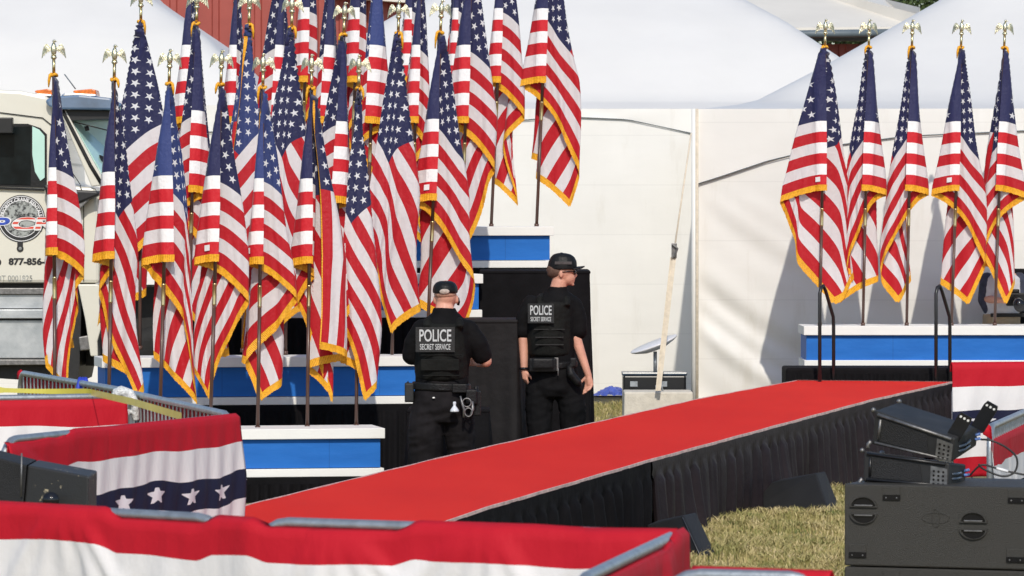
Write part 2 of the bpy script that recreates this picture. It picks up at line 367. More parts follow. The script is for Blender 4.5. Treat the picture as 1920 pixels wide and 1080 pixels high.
# ------------------------------------------------------------------ ground
g = MB(); n = 40
xs = np.concatenate([[-300], np.linspace(-14, 14, 57), [300]]); ys = np.concatenate([[-60, 0], np.linspace(10, 62, 80), [400]])
rg = np.random.RandomState(3)
G = [[(x, y, 0.012*math.sin(x*2.1+y*.7)+.01*math.sin(y*1.9-x) - .02) for x in xs] for y in ys]
g.grid(G); tag(g.build('ground', M['turf']), kind='structure')
def blades(boxes):
    V = []; Fc = []
    for (x0, x1, y0, y1, cnt, hh) in boxes:
        for _ in range(cnt):
            x, y = rg.uniform(x0, x1), rg.uniform(y0, y1)
            cl = .5+.5*math.sin(x*3.1+1.3*math.sin(y*1.7))*math.sin(y*2.3+x)
            if cl+.25*math.sin(x*11+y*5) < .34 and rg.rand() < .72: continue
            h_ = hh*rg.uniform(.35, 1)*(.55+.75*cl)
            a = rg.uniform(0, 6.28); w_ = .0045*rg.uniform(.7, 1.5); lx, ly = rg.normal(0, .6)*h_, rg.normal(0, .6)*h_
            k = len(V); dx, dy = math.cos(a)*w_, math.sin(a)*w_
            V += [(x-dx, y-dy, -.03), (x+dx, y+dy, -.03), (x+dx*.8+lx*.4, y+dy*.8+ly*.4, h_*.6), (x-dx*.8+lx*.4, y-dy*.8+ly*.4, h_*.6), (x+lx, y+ly, h_)]
            Fc += [(k, k+1, k+2, k+3), (k+3, k+2, k+4)]
    mb = MB(); mb.add(V, Fc); return mb
tag(blades([(.7, 3.2, 28, 38, 56000, .07), (.3, 2.2, 48.5, 55.8, 9000, .08), (-1, 1.2, 28, 33, 6000, .06)]).build('grass', M['blade']), kind='stuff')

# ------------------------------------------------------------------ flags
PL = 2.55        # height of the flag's top above the pole's foot
def ctrl_fn(ctrl):
    a = np.array([c[0] for c in ctrl], float); th = np.array([c[1] for c in ctrl], float)
    if len(ctrl[0]) > 2: ph = np.array([c[2] for c in ctrl], float)
    else: ph = np.arange(len(ctrl))*.042
    A = np.arange(-4, 140, .25)
    def sm(y, s):
        k = np.exp(-.5*(np.arange(-12, 13)*.25/s)**2); k /= k.sum(); return np.convolve(np.pad(y, 12, mode='edge'), k, 'valid')
    seg = np.clip(np.searchsorted(a, A, side='right')-1, 0, len(a)-2)
    T = sm(np.interp(A, a, th), .8); D = sm(.5*(ph[seg]+ph[seg+1]), 1.0)*.8+.2*sm(np.interp(A, a, ph), 1.5); D = D-np.interp(0, A, D)
    T = T-np.interp(0, A, T)+th[0]*1.0; T = T*(1+.36*np.clip((A-42)/14, 0, 1))
    return lambda al: (np.radians(np.interp(al, A, T)), np.interp(al, A, D))
def flag_pos(u, v, fn, rs):
    """u metres along the fly, v metres above the hoist's lower corner -> position relative to the flag's top on the pole"""
    u = np.asarray(u, float); d = FH-np.asarray(v, float)
    al = np.degrees(np.arctan2(u, np.maximum(d, -.06) + 1e-4)); r = np.hypot(u, d)
    th, ph = fn(al); p = rs
    th = th + np.radians(.5+.5*np.clip(r-1, 0, 1))*np.sin(r*3.0+p[0]+al*.05)*np.clip(u*3, 0, 1)+np.radians(.35)*np.sin(r*6.1+p[3]+al*.1)*np.clip(u*3, 0, 1)
    spread = .4+.6*np.clip(r/1.4, 0, 1)
    re = np.where(r < 1.25, r, 1.25+.28*(r-1.25))
    x = (re+.12)*np.sin(th)+.018*np.clip(1-r/.5, 0, 1)*np.sin(np.radians(al*11))
    z = -r*np.cos(th) - .42*np.maximum(np.abs(x)-.045, 0)**1.35*np.clip(r/.6, 0, 1)
    k = np.clip(r/1.1, .12, 1.3)
    y = ph*spread + k*(.0065+.006*np.clip(r-1.1, 0, 1))*(np.sin(np.radians(al)*34+p[1]+.8*np.sin(r*2.3+p[2])) + .5*np.sin(np.radians(al)*71+p[2]+1.2*np.sin(r*3.1)))*np.clip(u/.10, .1, 1)
    y = y - .030*np.clip(1-(u-.07)/.035, 0, 1)-.006*np.exp(-((u-.035)/.02)**2)      # sleeve over the pole
    x = x - rs[5]*.024*np.clip(1-u/.6, 0, 1)*np.clip(d/.9, .0, 1)
    y = y - .028*np.clip(1-r/.35, 0, 1)
    return x, y, z
def make_flag(name_root, fx, bx, by, s, ctrl, seed, label, group, up=0, pale=False, tagx=None, proto=[None]):
    Yd = F/s; base = P(bx, by, Yd); top = P(fx, by-PL*s, Yd)
    lean = math.atan2(top.x-base.x, PL)
    rs = np.random.RandomState(seed).uniform(0, 6.28, 6); fn = ctrl_fn(ctrl); rs[5] = 1 if ctrl[1][1] > 0 else -1
    t = empty(name_root, base, rot=(0, lean, 0)); tag(t, label, 'flag', group)
    T = PL+up
    if proto[0] is None:
        p = MB(); p.tube([(0, 0, .0), (0, 0, PL-FH-.37)], .0135, 12); p.tube([(0, 0, PL-FH-.21), (0, 0, PL)], .0135, 12); p.tube([(0, 0, 0), (0, 0, .03)], .02, 12)
        pole = p.build('pole', M['wood'], t)
        p = MB(); p.tube([(0, 0, PL-FH-.372), (0, 0, PL-FH-.365), (0, 0, PL-FH-.36), (0, 0, PL-FH-.22), (0, 0, PL-FH-.215), (0, 0, PL-FH-.208)], [.0136, .017, .0155, .0155, .017, .0136], 14)
        fer = p.build('pole_joint', M['brass'], t)
        p = MB(); p.tube([(0, 0, PL-.01), (0, 0, PL+.105)], .0118, 12); shaft = p.build('pole_tip', M['brass'], t)
        fin = eagle(t)
        proto[0] = [pole, fer, shaft, fin]; objs = proto[0]
    else: objs = [link_copy(o, t) for o in proto[0]]
    for o in objs: o.location.z = up
    objs[3].rotation_euler = (0, 0, rs[0]*.09-.25)
    nu, nv = 150, 56
    U, V = np.meshgrid(np.linspace(0, FL, nu), np.linspace(0, FH, nv), indexing='ij')
    x, y, z = flag_pos(U, V, fn, rs)
    G = np.stack([x, y, z+T], -1); UV = np.stack([U/FL, V/FH], -1)
    m = MB(); m.grid(G.tolist(), UV.tolist())
    cloth = m.build('flag_cloth', M['flag_sheen'] if pale else M['flag'], t)
    # fringe on the three free edges
    m = MB(); rr = np.random.RandomState(seed+50); W = .052
    def strip(u0, u1, v0, v1, du, dv, cnt):
        q = np.linspace(0, 1, cnt); uu = u0+(u1-u0)*q; vv = v0+(v1-v0)*q; L = (W*(.86+.14*rr.rand(cnt)))
        rows = []; uvs = []
        for k in (-.14, .35, .75, 1):
            a = uu+du*L*k; b = vv+dv*L*k; X, Yy, Z = flag_pos(a, b, fn, rs)
            rows.append(np.stack([X, Yy-(.004 if k < 0 else .002), Z+T], -1)); uvs.append(np.stack([(uu+vv), np.full(cnt, k)], -1))
        A = np.stack(rows, 0).tolist(); m.grid(A, np.stack(uvs, 0).tolist(), smooth=False)
    strip(-.012, FL+.03, 0, 0, 0, -1, 260); strip(FL, FL, -.03, FH+.02, 1, 0, 150); strip(.10, FL+.02, FH, FH, 0, 1, 180)
    m.build('fringe', M['fringe'], cloth)
    # gathered gold cord at the top of the sleeve
    m = MB(); sg = 1 if rs[1] > 3 else -1
    ring = [(.021*math.cos(a)*(1+.15*math.sin(3*a)), .021*math.sin(a), T-.012+.006*math.sin(2*a+rs[0])) for a in np.linspace(0, 6.283, 15)[:-1]]
    m.tube(ring, .0115, 8, closed=True)
    ln = .04+.012*rs[2]
    m.tube([(sg*.012, -.022, T-.0), (sg*.026, -.026, T-.014), (sg*.033, -.026, T-.03-ln*.3), (sg*.036, -.024, T-.03-ln)], [.010, .012, .011, .004], 7)
    m.build('gold_cord', M['fringe'], t)
    if tagx is not None:
        uu = np.array([tagx+.04, tagx+.078]); vv = np.array([.035, .078]); A, B = np.meshgrid(uu, vv, indexing='ij'); X, Yy, Z = flag_pos(A, B, fn, rs)
        f_ = np.stack([X, Yy-.012, Z+T], -1); b_ = np.stack([X, Yy-.010, Z+T], -1); q = [f_[0, 0], f_[1, 0], f_[1, 1], f_[0, 1], b_[0, 0], b_[1, 0], b_[1, 1], b_[0, 1]]
        m = MB(); m.add([tuple(c) for c in q], [(0, 1, 2, 3), (7, 6, 5, 4), (0, 4, 5, 1), (1, 5, 6, 2), (2, 6, 7, 3), (3, 7, 4, 0)])
        m.build('care_tag', M['decal_white'], cloth)
    return t
def eagle(parent):
    m = MB(); z0 = PL+.105
    m.tube([(0, 0, z0-.004), (0, 0, z0+.004), (0, 0, z0+.012), (0, 0, z0+.020), (0, 0, z0+.024)], [.012, .020, .0235, .019, .012], 14)
    m.tube([(0, 0, z0+.02), (0, -.004, z0+.045), (0, -.006, z0+.075), (0, -.004, z0+.1), (0, -.002, z0+.115)], [.012, .019, .022, .016, .010], 12)
    m.ell((0.003, -.006, z0+.128), (.0125, .013, .0125), 10, 8)
    m.tube([(.010, -.012, z0+.131), (.020, -.018, z0+.128), (.023, -.02, z0+.122)], [.005, .004, .001], 6)
    for sg in (-1, 1):
        m.tube([(sg*.009, -.006, z0+.045), (sg*.010, -.010, z0+.02)], [.006, .008], 7)
        out = [(.012, .088), (.022, .080), (.034, .094), (.044, .108), (.056, .110), (.068, .098), (.077, .078), (.083, .052), (.088, .018), (.090, .002), (.080, .012), (.073, .034), (.066, .022), (.060, .044), (.052, .034), (.046, .054), (.036, .046), (.030, .058), (.012, .052)]
        n = len(out); ys = [.004+.9*abs(p[0])**1.6 for p in out]
        fr = [(sg*p[0], y-.0065*(1 if p[0] < .08 else .3), z0+p[1]) for p, y in zip(out, ys)]; bk = [(sg*p[0], y+.004, z0+p[1]) for p, y in zip(out, ys)]
        c1 = (sg*.05, .002, z0+.072)
        m.add(fr+bk+[c1], [(i, (i+1) % n, 2*n) for i in range(n)]+[tuple(range(2*n-1, n-1, -1))]+[(i, (i+1) % n, n+(i+1) % n, n+i) for i in range(n)])
    return m.build('eagle_finial', M['gold'], parent)
def mir(c): return [(q[0], -q[1])+tuple(q[2:]) for q in c]
tail = [(66, -3.5), (75, 3), (83, -2), (90, 0)]
FACE = [(0, 0, 0), (12, 5, -.03), (24, -7, -.07), (35, -9, -.11), (48, -2.3, -.125), (57, .3, -.12), (66, 6.5, -.11), (76, -3, .05), (90, 2, .08)]
A_ = [ # top x, foot x, up, controls, pale (painted sheen), tag, label
 (101, 103, .075, [(0,0),(4.8,-4.8),(26,8.5),(33,5.5),(39,6.5),(56,1.2),(66,-3.2),(78,2.5),(90,0)], 0, .05, 'narrow American flag in the front row, standing before the cream truck door'),
 (214, 203, .045, [(0,0),(8,-7.6),(20,0),(33,-4.5),(60,5.8),(70,-3),(80,3),(90,0)], 0, None, 'front-row American flag hanging beside the truck windshield, steep stripes at its right'),
 (317, 299, .02, [(0,2.0),(10,-9),(24,-4),(40,6),(56,6),(64,1),(74,-3),(84,3),(90,0)], 1, None, 'front-row American flag in front of the dark truck tyre, blue canton painted brighter for sheen'),
 (414, 394, .02, [(0,0),(9,-8.5),(34,10),(56,-.8),(66,-4),(76,3),(90,-1)], 0, .03, 'front-row American flag with wide skirt of diagonal stripes, fourth pole from the truck'),
 (493, 483, 0, [(0,0),(5.8,-5.8),(32,10),(43,4),(50,-4),(56,.5),(62,5),(72,-4),(82,2),(90,-3.5)], 1, .05, 'American flag with sheen painted on its canton and zigzag lower fringe on the nearest riser'),
 (584, 576, 0, [(0,0,0),(7.8,-7.5,.04),(22,2,.08),(36,-5,.11),(57,5,.15),(67,-1,.17),(76,8,.04),(81,7.5,-.05),(90,2.6,-.07)], 0, None, 'front-row American flag with gold top fringe falling down its front as a line'),
 (673, 668, 0, [(0,0,0),(10,5,-.03),(24,-4,-.06),(33,3,-.09),(42,-5,-.125),(61,5,-.125),(72,-3,.05),(90,2,.08)], 0, None, 'front-row American flag nearest the left officer, open star field over one broad striped face'),
]
B_ = [
 (264, 262, .06, [(0,0,0),(12,-5,-.03),(28,13,-.10),(48,-6,-.11),(57,-8,-.10),(66,2,.04),(78,-4,.07),(90,0,.09)], 0, None, 'wide open American flag towering behind the truck windshield pole, full star field'),
 (368, 352, .05, mir([(0,0),(9,-8),(30,6),(46,-7),(56,-2),(68,4),(80,-3),(90,0)]), 0, None, 'second-row American flag in front of the left end of the red barn'),
 (467, 455, .04, [(0,0,0),(10,5,-.03),(22,-4,-.06),(34,7,-.10),(50,-3.5,-.11),(58,-6,-.10),(70,4,.05),(82,-5,-.13),(90,-3,-.17)], 1, None, 'second-row American flag with a long gold fringe running down its left edge'),
 (547, 535, .02, FACE, 0, None, 'second-row American flag showing many stars against the red barn'),
 (645, 622, -.03, mir([(0,1),(6.5,-6),(30,9.5),(46,-4),(56,0),(66,3),(78,-3),(90,0)]), 0, .06, 'second-row American flag whose dark pole shows right of the star-covered cloth'),
 (747, 735, -.02, FACE, 0, None, 'large open-faced American flag hanging left behind the left officer'),
 (826, 800, -.01, [(0,0),(8.8,-8.4),(46,11),(56,6),(66,-4),(76,3),(90,-2)], 0, .02, 'American flag whose pole stands right behind the left officer\'s cap'),
]
C_ = [
 (360, 338, 0, [(0,0),(7,-6),(26,3),(40,-4),(56,2)]+tail, 0, None, 'third-row American flag farthest left on the risers, before the pale tent'),
 (446, 424, 0, [(0,0),(7,-5),(24,4),(42,-3),(56,3)]+tail, 0, .05, 'third-row American flag between two gold eagles, red barn behind it'),
 (530, 508, 0, mir([(0,1),(6,-5),(30,9),(50,-5),(58,-2)]+tail), 0, None, 'third-row American flag with a broad star field high on its left'),
 (622, 600, 0, mir([(0,1),(8,-6),(32,5),(50,-4),(58,-1)]+tail), 0, None, 'third-row American flag with a gold edge, just right of the barn centre'),
 (706, 686, 0, mir([(0,1),(9,-9),(32,4),(48,-4),(56,1)]+tail), 1, None, 'third-row American flag with broad level stripes below a plain blue canton'),
 (790, 768, 0, [(0,0),(6,-5.5),(30,5),(44,-4),(56,3)]+tail, 0, None, 'third-row American flag tucked behind the flag over the left officer'),
 (884, 862, 0, [(0,0),(9,-9),(38,11),(56,0),(66,-4),(76,3),(90,-1)], 0, None, 'third-row American flag at the right end of its row, tip pointing at the blue riser'),
]
D_ = [
 (582, 562, 0, [(0,0),(9,-7),(24,5),(42,-3),(56,2)]+tail, 0, None, 'back-row American flag with dark red folds before the barn wall'),
 (676, 656, 0, [(0,0),(8,-7),(24,5),(42,-3),(56,2)]+tail, 0, None, 'back-row American flag between the barn and the eagle beside it'),
 (774, 754, 0, [(0,0),(6,-5),(24,4),(42,-3),(56,2)]+tail, 0, .04, 'back-row American flag at the edge where barn meets white tent'),
 (861, 841, 0, [(0,0),(5,-4),(26,5),(42,-3),(56,2)]+tail, 0, None, 'back-row American flag mostly hidden by the flag over the blue riser'),
 (946, 921, 0, [(0,0),(7,-6),(34,9.5),(44,3),(56,5),(64,-1),(76,3),(90,0)], 0, None, 'back-row American flag, last but one before the bare tent wall'),
 (1030, 1006, 0, [(0,0),(9.5,-9),(50,10.5),(57,6.5),(66,-1),(74,3),(82,-2),(90,1)], 0, None, 'American flag standing alone at the right end of the tallest blue riser'),
]
R_ = [
 (1547, 1537, .0, [(0,.5,0),(18,-17.5,.04),(48,-6.5,.08),(58,5,.11),(70,8,.14),(80,0,.17),(90,5,.19)], 0, .02, 'American flag on the right riser swept wide to its left, by the first handrail'),
 (1629, 1618, 0, mir([(0,.5),(10,-9.5),(46,4.5),(57,5.5),(66,-4),(76,3),(90,-2)]), 0, None, 'American flag on the right riser between the two black handrails, nearest the first'),
 (1710, 1700, 0, mir([(0,.5),(9,-8.5),(46,5.5),(52,6.5),(57,1.5),(66,-1),(78,3),(90,0)]), 0, None, 'American flag in the middle of the right riser, narrow with small lower folds'),
 (1802, 1784, 0, [(0,0),(10.5,-10),(48,9.5),(56,4),(64,-3),(74,4),(90,-1)], 0, .03, 'American flag on the right riser behind the second handrail, column of stars at right'),
 (1883, 1865, 0, mir([(0,.5),(13,-11),(46,4),(57,-3),(66,-5),(78,4),(90,-2)]), 0, None, 'American flag at the right edge of the picture, in front of the photographer'),
]
seed = 100
for rows, s0, s1, by, grp in ((A_, 258, 250.5, None, 'American flags on the left risers'), (B_, 242, 241, 670, 'American flags on the left risers'),
                              (C_, 231, 231, 515, 'American flags on the left risers'), (D_, 221, 220, 426, 'American flags on the left risers'), (R_, 206, 205.5, 611, 'American flags on the right riser')):
    for i, (tx, bx, up, c, pale, tg, lab) in enumerate(rows):
        s_ = s0+(s1-s0)*i/(len(rows)-1); b_ = by if by else YH+1.685*s_
        make_flag('american_flag', tx, bx, b_, s_, c, seed, lab, grp, up, pale, tg); seed += 1
# ------------------------------------------------------------------ tents, barn, tree
def interp(x, xs, ys): return float(np.interp(x, xs, ys))
def tent(label, x0, y0, wx, wy, ze, prof, val_bottom, seed, side=True):
    """square frame tent: corner (x0, y0) nearest the camera at its left; prof = height gained by distance in from the eave"""
    t = empty('frame_tent', (x0, y0, 0)); tag(t, label, 'tent')
    n = 60; m = MB(); G = []; q = np.linspace(0, 1, n+1)
    def hz(a, b):
        d1, d2 = min(a, wx-a), min(b, wy-b); d = min(d1, d2); k = .12
        d = -math.log(math.exp(-d1/k)+math.exp(-d2/k))*k if abs(d1-d2) < 2 else d
        return ze+interp(max(d, 0), *prof)
    for a in q: G.append([(a*wx, b*wy, hz(a*wx, b*wy)) for b in q])
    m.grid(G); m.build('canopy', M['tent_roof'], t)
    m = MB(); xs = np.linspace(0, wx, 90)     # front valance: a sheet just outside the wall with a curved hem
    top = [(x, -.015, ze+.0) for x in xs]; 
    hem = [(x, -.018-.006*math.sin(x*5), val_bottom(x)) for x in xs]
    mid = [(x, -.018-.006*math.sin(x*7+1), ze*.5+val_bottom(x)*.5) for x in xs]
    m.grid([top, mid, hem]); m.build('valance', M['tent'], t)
    m = MB(); m.tube([(x, -.026, val_bottom(x)) for x in xs], .0045, 6); m.build('hem_cord', M['gutter'], t)
    rs = np.random.RandomState(seed); ph = rs.rand(6)*6
    def wall(p0, p1, nx, off):
        m = MB(); G = []
        d = Vector(p1)-Vector(p0); L = d.length; nrm = Vector((d.y, -d.x, 0)).normalized()
        for i in range(nx+1):
            a = (i/nx)**1.5; col = []
            for j in range(71):
                z = (ze)*j/70; zz = z/ze
                # gathered folds sweep down from the corner, panels billow a little
                s_ = a*L
                qq = z+.85*s_-.16*s_*s_; f = (.030*math.sin(qq*19+1.2*math.sin(qq*5)+ph[0])+.05*math.sin(qq*8.5+ph[3]))*math.exp(-s_*.95)*max(0, 1-zz*1.25)*min(1, s_*4+.1)
                f += .016*math.sin(1.1*s_+ph[1])*math.sin(3.14*zz)+.008*math.sin(3.3*s_+2*zz+ph[2])*math.sin(3.14*zz)
                p = Vector(p0)+d*a+nrm*(f+off); col.append((p.x, p.y, z))
            G.append(col)
        m.grid(G); return m
    wall((0, 0, 0), (wx, 0, 0), 280, 0).build('front_wall', M['tent'], t)
    if side:
        wall((0, wy, 0), (0, 0, 0), 60, 0).build('side_wall', M['tent'], t); wall((wx, 0, 0), (wx, wy, 0), 60, 0).build('side_wall', M['tent'], t)
    m = MB()
    m.tube([(.0, -.02, 0), (0, -.02, ze)], .035, 10); m.build('corner_pole', M['white'], t)
    return t
pR = ([0, .53, 1.26, 2.4, 6], [0, .07, .46, 1.13, 4.0])
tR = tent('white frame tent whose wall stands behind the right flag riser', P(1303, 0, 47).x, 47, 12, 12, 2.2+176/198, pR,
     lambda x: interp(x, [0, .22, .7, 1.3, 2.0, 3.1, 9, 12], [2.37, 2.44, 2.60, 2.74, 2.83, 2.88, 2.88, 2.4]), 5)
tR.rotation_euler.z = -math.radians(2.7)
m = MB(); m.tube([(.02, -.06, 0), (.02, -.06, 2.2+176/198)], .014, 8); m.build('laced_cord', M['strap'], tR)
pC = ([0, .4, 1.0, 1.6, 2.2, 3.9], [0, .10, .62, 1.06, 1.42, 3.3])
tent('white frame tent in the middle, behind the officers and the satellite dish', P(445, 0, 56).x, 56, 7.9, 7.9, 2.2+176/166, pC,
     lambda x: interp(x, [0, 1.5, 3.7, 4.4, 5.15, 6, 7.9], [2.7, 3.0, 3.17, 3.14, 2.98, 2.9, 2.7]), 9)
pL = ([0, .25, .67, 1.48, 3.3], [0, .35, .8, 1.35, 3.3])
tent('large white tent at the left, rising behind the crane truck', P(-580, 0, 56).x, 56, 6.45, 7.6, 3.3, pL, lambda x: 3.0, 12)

def ribbed(m, x0, x1, y, z0, z1, step=.32):
    x = x0; prof = []
    while x < x1:
        prof += [(x, y), (x+step*.62, y), (x+step*.68, y-.03), (x+step*.94, y-.03)]; x += step
    vs = [(a, b, z0) for a, b in prof]+[(a, b, z1) for a, b in prof]; n = len(prof)
    m.add(vs, [(i, i+1, n+i+1, n+i) for i in range(n-1)])
b = empty('red_barn', (-4, 75, 0)); tag(b, 'tall red metal barn showing between the flags at the upper left', 'barn')
m = MB(); ribbed(m, -3.3, 2.6, 0, 0, 9); m.build('ribbed_wall', M['barn'], b)
m = MB(); m.box((-.35, .6+.1, 4.5), (5.9, 1, 9)); m.build('wall_core', M['barn'], b)
m = MB(); m.box((-.35, -.06, 5.93), (5.9, .05, .06)); m.build('ledge', M['barn'], b)
m = MB(); m.prism([(1.2, -.4, 5.30+.0), (3.2, -.4, 5.15), (3.2, -.4, 5.24), (1.2, -.4, 5.39)], (0, .6, 0)); m.build('lean_to_roof', M['barn_roof'], b)
b = empty('farm_building', (P(1350, 0, 70).x, 70, 0)); tag(b, 'low red farm building with pale roof seen in the gap between the tents', 'farm building')
def px(x, y, Y, o): q = P(x, y, Y)-o; return q
o = b.location
m = MB(); e0 = P(1200, 54, 69.6)-o; e1 = P(1720, 50, 69.6)-o; r0 = P(1200, -120, 76)-o; r1 = P(1655, -3, 76)-o; r2 = P(1655, -3, 76)-o
m.add([e0, P(1725, 14, 69.6)-o+Vector((0, 0, 0)), r1, r0, e0-Vector((0, 0, .1)), P(1725, 14, 69.6)-o-Vector((0, 0, .1)), r1-Vector((0, 0, .1)), r0-Vector((0, 0, .1)), e1, e1-Vector((0, 0, .1))],
      [(0, 8, 1, 2, 3), (0, 4, 9, 8), (8, 9, 5, 1), (1, 5, 6, 2), (4, 7, 6, 5, 9)]); m.build('roof', M['barn_roof'], b)
m = MB(); q0 = P(1380, 66, 69.5)-o; q1 = P(1700, 61, 69.5)-o; m.tube([q0, q1], .055, 8); m.build('gutter', M['gutter'], b)
m = MB(); ribbed(m, 0, 3.2, .32, 0, 4.45, .3); m.build('siding', M['barn'], b)
m = MB(); m.box((P(1604, 0, 69.8).x-o.x, -.15, 2.2), (.07, .07, 4.3)); m.build('post', M['white'], b)
m = MB(); zz = P(0, 80, 69.5).z; m.box((1.4, .15, P(0,70,69.5).z), (3.0, .3, .06)); m.build('soffit', M['gutter'], b)
# a tree far behind the farm building
t = empty('leafy_tree', (P(1700, 0, 95).x, 95, 0)); tag(t, 'dark green tree top rising behind the farm building roof', 'tree')
m = MB(); m.tube([(0, 0, 0), (.1, 0, 3), (0, .1, 5.5)], [.28, .2, .08], 10)
for k in range(7):
    a = k*.9; m.tube([(0, 0, 2.6+k*.3), (.9*math.cos(a), .9*math.sin(a), 4+k*.3), (1.6*math.cos(a), 1.6*math.sin(a), 5+k*.2)], [.1, .06, .02], 6)
m.build('trunk', M['bark'], t)
rs = np.random.RandomState(4); V = []; Fc = []
for c in range(190):
    cx, cy, cz = rs.normal(0, 1.05), rs.normal(0, 1.0), 5.2+rs.normal(0, .75)
    for _ in range(150):
        p = np.array([cx, cy, cz])+rs.normal(0, .28, 3); a = rs.normal(0, 1, 3); a /= np.linalg.norm(a); bb = np.cross(a, rs.normal(0, 1, 3)); bb /= np.linalg.norm(bb)
        k = len(V); V += [tuple(p), tuple(p+a*.05+bb*.03), tuple(p+a*.11), tuple(p+a*.05-bb*.03)]; Fc.append((k, k+1, k+2, k+3))
m = MB(); m.add(V, Fc); m.build('crown', M['leaf'], t)

# ------------------------------------------------------------------ flag risers
def pleats(m, p0, p1, z0f, z1, step=.075, amp=.022, seed=0):
    p0, p1 = Vector(p0), Vector(p1); d = p1-p0; L = d.length; n_ = max(4, int(L/step*8)); nrm = Vector((d.y, -d.x, 0)).normalized(); rs = np.random.RandomState(seed)
    ph = np.cumsum(rs.uniform(.5, 1.5, n_+1))*2*math.pi/8*1.0; fold = rs.rand(8)*6
    G = []
    for j in range(9):
        q = j/8; row = []
        for i in range(n_+1):
            a = i/n_; zt = z1(a*L) if callable(z1) else z1; zb = z0f
            bl = .035*q*math.sin(a*L*2.7+fold[0])+.02*q*math.sin(a*L*6.1+fold[1]); 
            p = p0+d*a+nrm*(.004+amp*(.35+.65*q)*math.sin(ph[i]+.5*q*math.sin(a*9))+bl*.8+.012)
            row.append((p.x, p.y, zt*(1-q)+zb*q))
        G.append(row)
    m.grid(G)
def riser(label, xr, xl, ytop, ybot, s, depth, yaw, zb, grp='blue and white flag risers', header=.05):
    Yd = F/s; r = P(xr, ytop, Yd); l = P(xl, ytop, Yd); wd = r.x-l.x; h_ = (ybot-ytop)/s
    t = empty('flag_riser', (r.x, r.y, 0), rz=yaw); tag(t, label, 'riser', grp)
    z1 = r.z; z0 = z1-h_; lip = .075
    m = MB(); m.box((-wd/2, depth/2, z1-lip/2), (wd, depth, lip)); m.build('top_trim', M['white'], t, .004)
    m = MB(); m.box((-wd/2-.0, depth/2+.03, (z0+z1)/2), (wd-.06, depth-.02, h_-2*lip+.02)); m.build('blue_panel', M['blue'], t)
    m = MB(); m.box((-wd/2, depth/2+.01, z0+.03), (wd-.01, depth-.01, .06)); m.build('bottom_trim', M['white'], t, .004)
    m = MB(); m.box((-wd/2, depth/2+.0, z0-header/2-.004), (wd+.02, depth+.03, header)); 
    m.box((-wd/2, depth/2+.02, (z0-header)/2), (wd-.05, depth-.08, z0-header-.01)); pleats(m, (-wd, -.01, 0), (0, -.01, 0), .0, z0-header, seed=int(xr)); pleats(m, (0.01, 0, 0), (0.01, depth, 0), .0, z0-header, seed=3)
    m.build('black_skirt', M['black_cloth'], t)
    return t
yaw = math.radians(10.5)
riser('nearest and lowest blue riser with white trim, carrying the front row of flags', 722, -60, 803, 893, 254, .62, yaw, 0)
riser('second blue riser step, mostly in flag shade behind the left officer', 812, 190, 668, 757, 243.5, .6, yaw, 0)
riser('third blue riser step ending beside the tall black box', 906, 330, 514, 595, 233, .6, yaw, 0)
riser('tallest blue riser at the back, right end bare under the lone flag', 1039, 520, 425, 502, 223, .62, yaw, 0)
# right riser on its black stage deck
t = empty('flag_riser', (P(1506, 610, 45).x, 44.9, 0), rz=0); tag(t, 'long blue riser on the right with five flags, behind the red walkway', 'riser', 'blue and white flag risers')
sR = F/44.9; z1 = H-(612-YH)/sR; z0 = H-(691-YH)/sR; wd = 4.2
m = MB(); m.box((wd/2, .45, z1-.04), (wd, .9, .08)); m.build('top_trim', M['white'], t, .004)
m = MB(); m.box((wd/2, .47, (z0+z1)/2), (wd-.05, .86, z1-z0-.14)); m.build('blue_panel', M['blue'], t)
m = MB(); m.box((wd/2, .46, z0+.037), (wd-.01, .88, .075)); m.build('bottom_trim', M['white'], t, .004)
m = MB(); m.box((wd/2, .46, z0/2), (wd-.06, .8, z0-.01)); m.build('base', M['black_cloth'], t)
t = empty('stage_deck', (P(1473, 0, 44.2).x, 44.15, 0)); tag(t, 'low black stage deck in front of the right blue riser', 'stage deck')
zt = H-(690-YH)*44.15/F
m = MB(); m.box((2.4, .35, zt/2), (4.8, .7, zt)); m.build('deck', M['black_cloth'], t, .02)
m = MB(); pleats(m, (0, -.01, 0), (4.8, -.01, 0), .0, zt-.05, seed=8); m.build('black_skirt', M['black_cloth'], t)

# ------------------------------------------------------------------ red walkway
phi = math.radians(14.5); EN = Vector((3.87, 43.7, 0)); WW = 1.38
ud = Vector((-math.sin(phi), -math.cos(phi), 0)); vd = Vector((-math.cos(phi), math.sin(phi), 0))
ztab = ([-1, 0, 4, 8, 12, 16, 18, 21], [.62, .62, .613, .572, .530, .470, .418, .33])
def wz(t_): return interp(t_, *ztab)
t = empty('red_carpet_walkway', (EN.x, EN.y, 0)); tag(t, 'long raised walkway covered in red carpet with black skirting', 'walkway')
ts = np.linspace(0, 21, 120)
def wp(t_, a, z): q = ud*t_+vd*(WW*a); return (q.x, q.y, z)
m = MB(); m.grid([[wp(k, a, wz(k)+.0018*math.sin(k*7+a*3)) for k in ts] for a in np.linspace(1, 0, 9)]); m.build('carpet', M['carpet'], t)
m = MB()
for a in (-.004, 1.004):
    m.grid([[wp(k, a+da, wz(k)+dz+.001*math.sin(k*31)) for k in ts] for da, dz in ((-.003, -.014), (-.003, .004), (.003, .004), (.003, -.014))], smooth=False)
m.grid([[wp(k, a, wz(0)+dz) for a in (0, 1)] for k, dz in ((-.008, -.02), (-.008, .006), (.008, .006))], smooth=False)
m.build('edge_binding', plain('pale_edge_strip', (.72, .52, .47), .6, vary=.3, scale=14), t)
m = MB(); 
for k0, k1 in zip(ts[:-1], ts[1:]):
    pass
